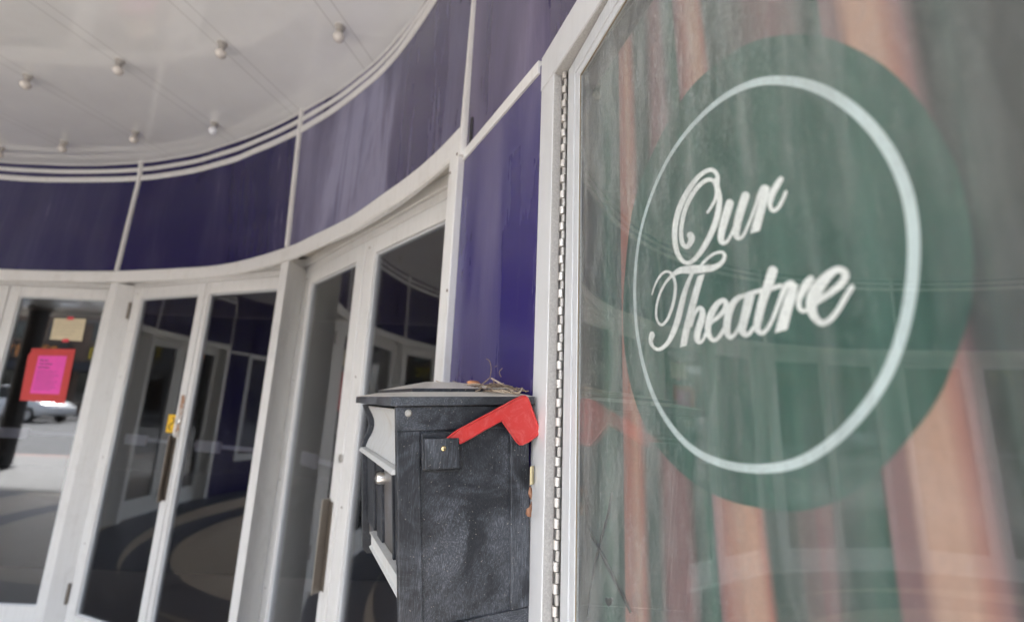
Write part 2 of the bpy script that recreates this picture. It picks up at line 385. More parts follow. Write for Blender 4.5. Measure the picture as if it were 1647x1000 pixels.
# seam cover strips
def seam(a, z0, z1, wd=.026):
    p0, p1 = wall_pt(a, z0), wall_pt(a, z1); mb = MB(); rings = []
    for z in arc(z0, z1, 6):
        p = wall_pt(a, z); q = Vector((p.x - C0.x, p.y - C0.y, 0)).normalized(); t = Vector((-q.y, q.x, 0))
        rings.append([p + t * (wd * .5) + q * .004, p - t * (wd * .5) + q * .004, p - t * (wd * .5) - q * .010, p - t * (wd * .3) - q * .017, p + t * (wd * .3) - q * .017, p + t * (wd * .5) - q * .010])
    return obj('seam_strip', mb.loft(rings), M['white'], bld, smooth='auto')
for a in (A1, A2, 180 - A1, 180 - A2): seam(a, ZT + .001, ZC)
for a in (A3, 180 - A3): seam(a, ZR - .02 if a < 90 else ZT, ZC, .020)
# right-hand trim over the tall panel, then the casing of the display case
def rtrim(mir):
    pts = wl_(4, .985)
    mb = MB(); rings = []
    for p in pts:
        q = Vector((p.x - C0.x, p.y - C0.y, 0)).normalized(); B_ = Vector((p.x, p.y, 0))
        rr = [B_ + q * .004 + Vector((0, 0, ZR - .031)), B_ - q * .005 + Vector((0, 0, ZR - .031)), B_ - q * .006 + Vector((0, 0, ZR - .016)), B_ - q * .005 + Vector((0, 0, ZR)), B_ + q * .004 + Vector((0, 0, ZR))]
        rings.append([mirror(x) for x in rr] if mir else rr)
    return obj('panel_trim', mb.loft(rings), M['white'], bld, smooth='auto')
rtrim(False); rtrim(True)

n_ = (A_ - W3).normalized(); o_ = Vector((n_.y, -n_.x, 0))
if o_.dot(W3 - Vector((C0.x, C0.y, 0))) > 0: o_ = -o_
def wj(px, py, e=.0012): v = ray(px, py); return v * ((W3 + o_ * e).dot(o_) / v.dot(o_))
mb = MB(); mb.prism([wj(761, 188), wj(760, 215), wj(756.5, 241), wj(754.5, 243), wj(755, 215), wj(757, 190)], -o_ * .0008); obj('open_joint', mb, M['dark'], bld)

# ------------------------------------------------------------------ door bays
L1 = (Vector((-3.396, 3.105, 0)), Vector((1, 0, 0)))
_a, _b = Vector((-2.485, 3.018, 0)), Vector((-1.333, 2.574, 0)); L2 = (_a, (_b - _a).normalized())
_a, _b = Vector((-1.105, 2.432, 0)), Vector((-.208, 1.435, 0)); L3 = (_a, (_b - _a).normalized())
ZG, ZGB, ZRL = .62, -1.285, .696
def inward(d): return Vector((-d.y, d.x, 0))      # away from the viewer
def P(Ln, s, dep=0, z=0, mir=False):
    p = Ln[0] + Ln[1] * s + inward(Ln[1]) * dep + Vector((0, 0, z)); return mirror(p) if mir else p
def lbox(mb, Ln, s0, s1, d0, d1, z0, z1, mir=False):
    o = P(Ln, s0, d0, z0); ax = Ln[1] * (s1 - s0); ay = inward(Ln[1]) * (d1 - d0); az = Vector((0, 0, z1 - z0))
    if mir: o = mirror(o); ax = Vector((-ax.x, ax.y, 0)); ay = Vector((-ay.x, ay.y, 0))
    return mb.box(o, ax, ay, az)
def leaf(Ln, g0, g1, o0, o1, label, hinge=None, mir=False, bar=True, detail=True, group='glass doors around the curved entrance'):
    base = P(Ln, (o0 + o1) / 2, .02, -H, mir)
    t = thing('glass_door', base, label, 'door', group)
    mb = MB(); ex = (ZGB, ZG)
    lbox(mb, Ln, o0, g0, 0, .042, -H + .012, ZRL, mir); lbox(mb, Ln, g1, o1, 0, .042, -H + .012, ZRL, mir)
    obj('stile', mb, M['door_white'], t, bevel=.004)
    mb = MB(); lbox(mb, Ln, g0 + .0005, g1 - .0005, .001, .041, ZG, ZRL, mir); obj('top_rail', mb, M['door_white'], t, bevel=.003)
    mb = MB(); lbox(mb, Ln, g0 + .0005, g1 - .0005, .001, .041, -H + .012, ZGB, mir); obj('bottom_rail', mb, M['door_white'], t, bevel=.003)
    mb = MB(); bd = .009                                    # glazing bead round the pane
    lbox(mb, Ln, g0 + .0006, g0 + bd, .010, .032, ZGB + .0006, ZG - .0006, mir); lbox(mb, Ln, g1 - bd, g1 - .0006, .010, .032, ZGB + .0006, ZG - .0006, mir)
    lbox(mb, Ln, g0 + bd, g1 - bd, .011, .031, ZG - bd, ZG - .0006, mir); lbox(mb, Ln, g0 + bd, g1 - bd, .011, .031, ZGB + .0006, ZGB + bd, mir)
    obj('glazing_bead', mb, M['alu'], t, bevel=.0015)
    mb = MB(); lbox(mb, Ln, g0 + bd * .6, g1 - bd * .6, .018, .024, ZGB + bd * .6, ZG - bd * .6, mir); obj('glass_pane', mb, M['door_glass'], t)
    if bar:
        bz = -.285; mb = MB(); lbox(mb, Ln, g0 - .01, g1 + .01, .075, .095, bz - .011, bz + .011, mir)
        b = obj('push_bar', mb, M['bar'], t, bevel=.003)
        mb = MB(); c = g0 + .10 if not mir else g0 + .1; lbox(mb, Ln, c - .07, c + .13, .055, .074, bz - .035, bz + .03, mir); obj('latch_case', mb, M['bar'], b, bevel=.004)
    if hinge is not None:
        for zz in (.540, -1.18):
            mb = MB(); p0 = P(Ln, hinge, -.008, zz - .055, mir); mb.lathe(p0, (0, 0, 1), [(0, .001), (0, .008), (.11, .008), (.11, .001)], 12); obj('hinge', mb, M['bronze'], t, smooth='auto')
    return t
D1R = leaf(L1, 0, .597, -.072, .665, 'left-hand glass door with a cream note and a pink notice taped on it', None)
D1L = leaf(L1, -.75, -.153, -.818, -.081, 'glass door cut off by the left edge, left of the door with the pink notice', None)
D2L = leaf(L2, 0, .548, -.085, .604, 'narrow glass door with a yellow sticker beside its lock', -.09)
D2R = leaf(L2, .645, 1.235, .613, 1.31, 'glass door between the yellow sticker door and the wide white post, without sticker', None)
D3L = leaf(L3, 0, .585, -.125, .668, 'left glass door of the pair behind the mailbox, with a long bronze pull', -.135)
D3R = leaf(L3, .765, 1.40, .676, 1.46, 'right glass door partly hidden behind the black mailbox', None)
for Ln, g0, g1, o0, o1, lb in ((L2, 0, .548, -.085, .604, 'narrow glass door of the left wing nearest the centre, seen only mirrored in the glass'), (L2, .645, 1.235, .613, 1.31, 'second glass door of the left wing, seen only mirrored in the glass'),
                               (L3, 0, .585, -.125, .668, 'third glass door of the left wing, seen only mirrored in the glass'), (L3, .765, 1.40, .676, 1.46, 'outermost glass door of the left wing, seen only mirrored in the glass')):
    leaf(Ln, g0, g1, o0, o1, lb, None, True)
# headers, soffits, thresholds over each bay
for Ln, s0, s1, mir in ((L1, -.85, .76, 0), (L2, -.15, 1.40, 0), (L3, -.19, 1.50, 0), (L2, -.15, 1.40, 1), (L3, -.19, 1.50, 1)):
    mb = MB(); lbox(mb, Ln, s0, s1, .004, .05, ZRL + .004, .735, mir); lbox(mb, Ln, s0, s1, -.006, .05, .738, .785, mir); obj('door_header', mb, M['white'], bld, bevel=.003)
    mb = MB(); lbox(mb, Ln, s0, s1, -.04, .06, -H + .001, -H + .011, mir); obj('threshold', mb, M['alu'], bld, bevel=.003)
# soffit sheets between the curved trim and the straight door heads
for Ln, a0, a1, s0, s1 in ((L1, 90, A1, .074, .665), (L2, A1, A2, -.086, 1.312), (L3, A2, A3, -.126, 1.462)):
    for mir in (0, 1):
        poly = [wall_pt(a, ZT, -.008) for a in arc(a0, a1, 14)] + [P(Ln, s1, .05), P(Ln, s0, .05)]
        poly = [mirror(p) if mir else p for p in poly]
        obj('door_soffit', MB().plan(poly, .787, .7895), M['header'], bld)
def onL3(px, py, d): 
    v = ray(px, py); n3 = inward(L3[1]); return v * ((L3[0] + n3 * d).dot(n3) / v.dot(n3))
mb = MB(); mb.prism([onL3(*q, -.0068) for q in ((610, 339), (636, 320), (668, 303), (690, 293), (668, 309), (640, 326))], -inward(L3[1]) * .0006); obj('open_joint', mb, M['dark'], bld)
mb = MB()
for px_, py_, r_ in ((655, 312, .011), (661, 309, .009), (666, 306, .007), (650, 315, .007)): mb.lathe(onL3(px_, py_, -.012), (.2, -1, .2), [(-r_, r_ * .2), (-r_ * .5, r_ * .9), (0, r_), (r_ * .6, r_ * .7), (r_, r_ * .1)], 9)
obj('foam_filler', mb, mat('orange_foam', (.50, .30, .12), .9), bld, smooth=True)
# posts between the bays
def post(a, wd, La, sa, Lb, sb, mir=False, ztop=ZTL + .03):
    c = wall_pt(a, ZT); q = Vector((c.x - C0.x, c.y - C0.y, 0)).normalized(); t = Vector((q.y, -q.x, 0))
    fl = c - t * wd / 2 - q * .006; frr = c + t * wd / 2 - q * .006
    bl = P(La, sa, .03) if La else fl + q * .14; br = P(Lb, sb, .03) if Lb else frr + q * .14
    poly = [fl, frr, br, bl]; poly = [mirror(p) for p in poly] if mir else poly
    mb = MB().plan(poly, -H, ztop if ztop < ZTL + .03 else ZTL - .002)
    o = obj('door_post', mb, M['door_white'], bld, bevel=.003); return o
for mir in (0, 1):
    post(A1, .055, L1, .664, L2, -.086, mir); post(A2, .075, L2, 1.312, L3, -.126, mir)
# post at the right of the third bay, running up past the trim
def endpost(mir):
    c = wall_pt(A3, ZT); q = Vector((c.x - C0.x, c.y - C0.y, 0)).normalized(); t = Vector((q.y, -q.x, 0))
    fl = c - t * .062 - q * .020; frr = c - t * .002 - q * .020
    poly = [fl, frr, frr + q * .034, P(L3, 1.462, .05)]; poly = [mirror(p) for p in poly] if mir else poly
    return obj('door_post', MB().plan(poly, -H, ZTL + .015), M['white'], bld, bevel=.003)
ep = endpost(0); endpost(1)
M['screw_dark'] = mat('rusty_screw', (.16, .12, .09), .5, .5)
def screws(pts, parent):
    for p, n_s in pts:
        mb = MB(); mb.lathe(p, n_s, [(0, .0005), (0, .0045), (.0015, .004), (.0022, .0008)], 10); obj('screw', mb, M['screw_dark'], parent, smooth='auto')
c = wall_pt(A3, ZT); q = Vector((c.x - C0.x, c.y - C0.y, 0)).normalized(); t = Vector((q.y, -q.x, 0))
screws([(Vector((c.x, c.y, 0)) - t * o_ - q * .0202 + Vector((0, 0, z_)), -q) for o_, z_ in ((.008, .70), (.05, .66), (.010, .30), (.052, .02), (.010, -.35))], ep)
for Ln_, sx_, dr in ((L1, .63, D1R), (L2, -.045, D2L), (L2, 1.27, D2R), (L3, -.06, D3L), (L3, .715, D3R)): screws([(P(Ln_, sx_, -.0002, z_), -inward(Ln_[1])) for z_ in (.655, .1, -.4, -.9)], dr)

# door furniture
M['pull'] = white_paint('worn_pull_metal', (.21, .19, .165), (.12, .09, .06), .8, .35, .5)
def handle(Ln, s, z0, z1, t, wd=.03, dep=.045, m=None):
    mb = MB(); rings = []
    prof = [(0, 0), (wd * .3, -dep * .9), (wd * .75, -dep), (wd * .8, -dep * .86), (wd * .45, -dep * .78), (wd * .22, 0)]
    for z in (z0, z1): rings.append([P(Ln, s + a, b, z) for a, b in prof])
    h = obj('pull_handle', mb.loft(rings), m or M['bronze'], t, bevel=.0015)
    mb = MB(); lbox(mb, Ln, s + .008, s + .04, -.003, .0, z0 + .01, z1 - .01); obj('handle_plate', mb, M['bronze'], h)
    return h
handle(L3, .592, -.73, -.385, D3L, .028, .040, M['pull'])
mb = MB(); mb.lathe(P(L3, .655, .002, -.225), -inward(L3[1]), [(0, .002), (0, .017), (.006, .016), (.008, .011), (.009, .001)], 20); obj('lock_cylinder', mb, M['steel'], D3L, smooth='auto')
handle(L2, .556, -.60, -.235, D2L, .030, .035)
mb = MB(); lbox(mb, L2, .572, .603, -.003, .002, -.24, .0); pl = obj('lock_plate', mb, M['rust'], D2L, bevel=.001)
mb = MB(); mb.lathe(P(L2, .590, -.002, -.15), -inward(L2[1]), [(0, .002), (0, .019), (.008, .018), (.012, .012), (.012, .001)], 20); obj('lock_cylinder', mb, M['steel'], D2L, smooth='auto')

mb = MB(); mb.prism([onL3(*q, -.05) for q in ((724.5, 346), (731, 343), (727.5, 382), (721.5, 386))], inward(L3[1]) * .02); obj('top_pivot', mb, M['door_white'], D3R, bevel=.002)
# ------------------------------------------------------------------ paper notices and sticker
def paper_mat(name, c, rough=.7):
    m = mat(name, c, rough); v = coords(m); setb(m, 'Base Color', mix(m, ramp(m, noise(m, v, 22, 4), [(.35, G), (.8, W1)]), c, tuple(x * .88 for x in c))); return m
M['cream'] = paper_mat('cream_paper', (.62, .53, .36)); M['pink'] = paper_mat('pink_paper', (.80, .085, .42)); M['red_card'] = paper_mat('red_card', (.55, .055, .05))
M['tape'] = mat('red_tape', (.62, .03, .05), .4); M['ink'] = mat('print_ink', (.12, .05, .09), .7); M['ink2'] = mat('pale_print', (.36, .31, .22), .8)
M['yellow'] = paper_mat('yellow_sticker', (.78, .46, .02)); M['black_ink'] = mat('sticker_ink', (.03, .03, .03), .6)
def quad_on(Ln, pts, d, th=.0006):      # pts (s, z), slightly thick sheet
    return MB().prism([P(Ln, s, d, z) for s, z in pts], -inward(Ln[1]) * th)
def text_lines(Ln, x0, x1, ztop, rows, step, d, hgt, m, parent, name, ragged=True):
    mb = MB()
    for k in range(rows):
        s = x0; z = ztop - k * step; end = x1 - (random.random() * (x1 - x0) * .35 if ragged else 0)
        while s < end - .006:
            ww = random.uniform(.006, .022); ww = min(ww, end - s)
            mb.prism([P(Ln, s, d, z), P(Ln, s + ww, d, z), P(Ln, s + ww, d, z - hgt), P(Ln, s, d, z - hgt)], -inward(Ln[1]) * .0002); s += ww + .005
    return obj(name, mb, m, parent)
dG = .0175
nt_ = thing('note', P(L1, .376, dG, .33), 'cream paper note stuck high on the door with two pieces of red tape', 'notice')
obj('paper', quad_on(L1, [(.268, .334), (.486, .330), (.481, .484), (.264, .480)], dG), M['cream'], nt_)
text_lines(L1, .29, .47, .462, 5, .022, dG - .0008, .003, M['ink2'], nt_, 'handwriting')
for s, z in ((.373, .482), (.376, .330)):
    obj('tape', quad_on(L1, [(s - .020, z - .011), (s + .022, z - .009), (s + .021, z + .013), (s - .021, z + .011)], dG - .0012), M['tape'], nt_)
nt2 = thing('notice', P(L1, .315, dG, -.08), 'bright pink printed sheet on a red card taped to the left-hand door', 'notice')
obj('card', quad_on(L1, [(.170, -.076), (.40, -.080), (.405, -.090), (.470, -.087), (.456, .274), (.162, .268), (.163, .245), (.150, .22)], dG), M['red_card'], nt2)
obj('paper', quad_on(L1, [(.226, -.028), (.419, -.028), (.411, .226), (.221, .221)], dG - .001), M['pink'], nt2)
text_lines(L1, .24, .31, .195, 1, .02, dG - .0018, .008, M['ink'], nt2, 'printed_text'); text_lines(L1, .24, .36, .172, 1, .02, dG - .0018, .008, M['ink'], nt2, 'printed_text'); text_lines(L1, .24, .33, .148, 1, .02, dG - .0018, .008, M['ink'], nt2, 'printed_text')
text_lines(L1, .24, .40, .122, 10, .0135, dG - .0018, .003, M['ink'], nt2, 'printed_text')
st = thing('sticker', P(L2, .5, dG, -.22), 'small yellow sticker with a black curl beside the door lock', 'sticker')
obj('sticker_sheet', quad_on(L2, [(.462, -.222), (.545, -.222), (.545, -.118), (.462, -.118)], dG), M['yellow'], st, bevel=0)
mb = MB(); c0, z0_ = .503, -.170; curl = []
for k in range(22):
    t = k / 21; curl.append(P(L2, c0 + .020 * math.sin(t * 2 * math.pi) * (1 if True else 0), dG - .0016, z0_ + .036 - .072 * t))
mb.tube(curl, .0028, 6); mb2 = obj('mark', mb, M['black_ink'], st)

# ------------------------------------------------------------------ display case
case = thing('display_case', (A.x + .2, A.y - .5, -H), 'hinged glass poster case with a pale aluminium casing on the right-hand wall', 'display case')
def cbox(mb, s0, s1, d0, d1, z0, z1, t=TC, O=A):         # s runs towards the viewer
    o = Vector((O.x, O.y, z0)) - dirv(t) * s0 + nin(t) * d0
    return mb.box(o, -dirv(t) * (s1 - s0), nin(t) * (d1 - d0), Vector((0, 0, z1 - z0)))
ZI, ZB = .635, -.62
SI = .0594; CL = 1.02
mb = MB(); cbox(mb, 0, SI, 0, .05, ZB - .06, ZI); obj('casing_jamb', mb, M['casing'], case, bevel=.002)
mb = MB(); cbox(mb, -.001, CL, -.001, .05, ZI + .0006, ZR + .002); obj('casing_head', mb, M['casing'], case, bevel=.002)
mb = MB(); cbox(mb, CL - .06, CL, 0, .05, ZB, ZI); obj('casing_jamb', mb, M['casing'], case, bevel=.002)
mb = MB(); cbox(mb, SI, CL - .06, 0, .05, ZB - .06, ZB); obj('casing_sill', mb, M['casing'], case, bevel=.002)
mb = MB(); cbox(mb, SI + .0004, SI + .0028, .0015, .06, ZB, ZI - .0002); obj('reveal', mb, M['reveal'], case)
mb = MB(); cbox(mb, SI + .0030, CL - .07, .0015, .045, ZI - .0028, ZI - .0003); obj('reveal', mb, M['reveal'], case)
mb = MB(); cbox(mb, -.01, CL + .01, .075, .10, ZB - .06, ZR); obj('case_back', mb, M['reveal'], case)
sash = MB(); SW = .0485; SL = .93; ZST, ZGT = ZI - .006, .5823; ZSB = ZB + .01
def sbox(mb, s0, s1, d0, d1, z0, z1): return cbox(mb, s0, s1, d0, d1, z0, z1, TS, S0)
sbox(sash, 0, .030, 0, .009, ZSB, ZST); sbox(sash, .031, SW, .0015, .009, ZSB, ZST - .031)
sbox(sash, .0302, SL, 0, .009, ZST - .030, ZST); sbox(sash, SW + .0002, SL - .03, .0015, .009, ZGT, ZST - .0305)
sbox(sash, SL - .03, SL, .0005, .009, ZSB, ZST - .031); sbox(sash, .031, SL - .03, .0005, .009, ZSB, ZSB + .045)
obj('sash_frame', sash, M['alu'], case, bevel=.0012)
mb = MB(); sbox(mb, SW + .0002, SW + .0018, .0032, .0043, ZSB + .045, ZGT - .0002); sbox(mb, SW + .002, SL - .031, .0032, .0043, ZGT - .0022, ZGT - .0002)
obj('putty_line', mb, mat('brown_putty', (.22, .17, .10), .8), case)
GD = .0045
mb = MB(); sbox(mb, SW - .004, SL - .028, GD, GD + .004, ZSB + .04, ZGT + .004); obj('glass_pane', mb, M['case_glass'], case)
# piano hinge
hc = Vector((math.sin(R(6.22)) * .772, math.cos(R(6.22)) * .772, 0)); pit = .0153; zz = ZI - .004; k = 0
kn = MB(); kn2 = MB()
while zz > ZB:
    if k % 2 == 0: kn.lathe((hc.x - .0011, hc.y, zz - pit + .0012), (0, 0, 1), [(0, .001), (0, .0048), (pit - .0020, .0048), (pit - .0020, .001)], 12)
    else: kn2.lathe((hc.x + .0013, hc.y, zz - pit + .0004), (0, 0, 1), [(0, .0008), (0, .0038), (pit - .0008, .0038), (pit - .0008, .0008)], 12)
    zz -= pit; k += 1
M['hinge'] = white_paint('hinge_metal', (.60, .58, .55), (.25, .16, .10), .55, .3, .35)
hg = obj('piano_hinge', kn, M['hinge'], case, smooth='auto'); obj('hinge_barrel', kn2, white_paint('dull_hinge_metal', (.42, .41, .39), (.2, .14, .09), .6, .4, .2), hg, smooth='auto')
mb = MB(); mb.box((hc.x - .0052, hc.y + .003, ZB), (.0012, 0, 0), (0, .010, 0), (0, 0, ZI - ZB - .004)); obj('hinge_leaf', mb, mat('dark_hinge_leaf', (.10, .09, .085), .5), hg)

# ------------------------------------------------------------------ poster inside the case (a flat print)
PD = .014
pn = nin(TS)
def on_poster(px, py, off=0.0): return on_wall(px, py, S0, TS, PD - off)
poster = thing('poster', on_poster(1200, 980), 'printed poster of green and salmon curtain folds with a round emblem reading Our Theatre', 'poster')
# curtain print: colour columns from top to bottom of the sheet
def lin(c, k=1.0): return tuple(k * ((x / 255) / 12.92 if x / 255 <= .04045 else ((x / 255 + .055) / 1.055) ** 2.4) for x in c)
gg, gd, gk = (100, 135, 122), (60, 100, 88), (88, 104, 98)
sal, pch, mau, gry, dk = (198, 138, 126), (224, 178, 158), (158, 118, 120), (128, 120, 117), (48, 49, 50)
cols = [  # (x at y=40, x at y=960, colour)
 (905, 915, gk), (940, 945, gry), (965, 965, gk), (975, 980, gg), (994, 1005, gk), (995, 1006.5, sal), (1000, 1018, sal), (1006, 1029, pch), (1012, 1037, sal), (1020, 1048, gk),
 (1035, 1062, gk), (1048, 1078, mau), (1060, 1110, mau), (1068, 1128, gk), (1076, 1148, gg), (1084, 1158, gd), (1087, 1160, mau), (1100, 1176, sal), (1113, 1200, pch), (1121, 1226, pch), (1128, 1238, sal), (1137, 1250, gk),
 (1160, 1275, gk), (1190, 1295, gry), (1235, 1325, mau), (1280, 1350, gry), (1300, 1372, gk), (1312, 1410, gg), (1321, 1445, gd), (1324, 1448, mau), (1345, 1485, mau), (1368, 1515, pch), (1412, 1568, pch), (1435, 1595, sal), (1458, 1625, mau), (1482, 1650, dk), (1520, 1680, gk), (1600, 1760, dk), (1760, 1900, dk), (2000, 2100, dk)]
top_edge = lambda px: None
mb = MB(); cs = []
ztop = on_poster(1010, 62).z; zbot = -.60
for xt, xb, c in cols:
    a, b = on_poster(xt, 60), on_poster(xb, 960)
    dz = (a - b) / (a.z - b.z); mb.v += [b + dz * (ztop - b.z), b + dz * (zbot - b.z)]; cs += [lin(c, .74 if c in (pch, sal) else .7)] * 2
for k in range(len(cols) - 1): mb.f.append((2 * k, 2 * k + 1, 2 * k + 3, 2 * k + 2))
m = mat('curtain_print', (.5, .5, .5), .55); at = N(m, 'ShaderNodeVertexColor'); at.layer_name = 'print'
cf = noise(m, coords(m, (1, 1, .05)), 60, 4, .7); c = mix(m, .13, at.outputs[0], ramp(m, cf, [(.35, (.10, .14, .13)), (.7, (.38, .37, .36))])); setb(m, 'Base Color', c); M['curtain'] = m
sh = obj('curtain_print', mb, m, poster); ca = sh.data.color_attributes.new('print', 'FLOAT_COLOR', 'POINT')
for k, c in enumerate(cs): ca.data[k].color = (*c, 1)
for p_ in sh.data.polygons: p_.use_smooth = False
# emblem
ringpts = [(1022, 385), (1045, 299), (1090, 227), (1127, 181), (1181, 141), (1217, 129), (1263, 126), (1308, 135), (1353.5, 154), (1399, 195), (1435, 240), (1458, 290), (1470.5, 345), (1475, 400), (1470, 480), (1451, 560), (1426, 610), (1399, 653), (1353.5, 707), (1308, 738), (1263, 754), (1217, 758.6), (1154, 748), (1118, 730), (1081, 696), (1045, 637), (1024.7, 569), (1017, 470)]
discpts = [(1006, 430), (1019, 330), (1050, 245), (1100, 155), (1150, 105), (1215, 66), (1290, 56), (1350, 68), (1420, 105), (1480, 165), (1530, 250), (1555, 330), (1566, 420), (1560, 500), (1535, 580), (1500, 655), (1432, 738), (1380, 785), (1330, 812), (1270, 822), (1190, 810), (1130, 785), (1080, 745), (1040, 690), (1012, 610), (1002, 520)]
def pl2(p): return ((p - Vector((S0.x, S0.y, 0))).dot(dirv(TS)), p.z)
def unpl(s, z, off): return Vector((S0.x, S0.y, 0)) + dirv(TS) * s + nin(TS) * (PD - off) + Vector((0, 0, z))
def fitell(px):
    q = [pl2(on_poster(*p)) for p in px]; x0 = (max(a for a, _ in q) + min(a for a, _ in q)) / 2; y0 = (max(b for _, b in q) + min(b for _, b in q)) / 2
    rx = (max(a for a, _ in q) - min(a for a, _ in q)) / 2; ry = (max(b for _, b in q) - min(b for _, b in q)) / 2
    return x0, y0, rx, ry
M['emblem_green'] = mat('emblem_green', lin((62, 106, 92)), .5); m = M['emblem_green']
cf = noise(m, coords(m, (1, 1, .06)), 45, 5, .7); setb(m, 'Base Color', ramp(m, cf, [(.3, lin((46, 78, 69))), (.7, lin((80, 112, 102)))]))
M['emblem_ring'] = mat('pale_ring', lin((212, 225, 227)), .5); M['lettering'] = mat('white_lettering', (.98, .98, .97), .5)
def closed(px, n=6):
    o = []; q = len(px)
    for k in range(q):
        a, b, c_, d = px[k - 1], px[k], px[(k + 1) % q], px[(k + 2) % q]
        for j_ in range(n):
            t = j_ / n; o.append(tuple(.5 * ((2 * b[i]) + (c_[i] - a[i]) * t + (2 * a[i] - 5 * b[i] + 4 * c_[i] - d[i]) * t * t + (-a[i] + 3 * b[i] - 3 * c_[i] + d[i]) * t ** 3) for i in range(2)))
    return o
mb = MB(); mb.v = [on_poster(x_, y_, .0004) for x_, y_ in closed(discpts)]; mb.f = [tuple(range(len(mb.v)))]
obj('emblem_disc', mb, M['emblem_green'], poster)
x0, y0, rx, ry = fitell(ringpts); mb = MB(); rw = .0070
rp = [pl2(on_poster(*p_)) for p_ in closed(ringpts, 5)]
rp = [tuple(sum(rp[(k_ + d_) % len(rp)][i_] for d_ in range(-7, 8)) / 15 for i_ in (0, 1)) for k_ in range(len(rp))]; n = len(rp)
for k in range(n):
    pr_ = []
    for kk in (k, (k + 1) % n):
        a, b = rp[kk - 1], rp[(kk + 1) % n]; t = Vector((b[0] - a[0], b[1] - a[1])).normalized()
        pr_.append((unpl(rp[kk][0] + t.y * rw / 2, rp[kk][1] - t.x * rw / 2, .0008), unpl(rp[kk][0] - t.y * rw / 2, rp[kk][1] + t.x * rw / 2, .0008)))
    mb.quad(pr_[0][0], pr_[0][1], pr_[1][1], pr_[1][0])
obj('emblem_ring', mb, M['emblem_ring'], poster)
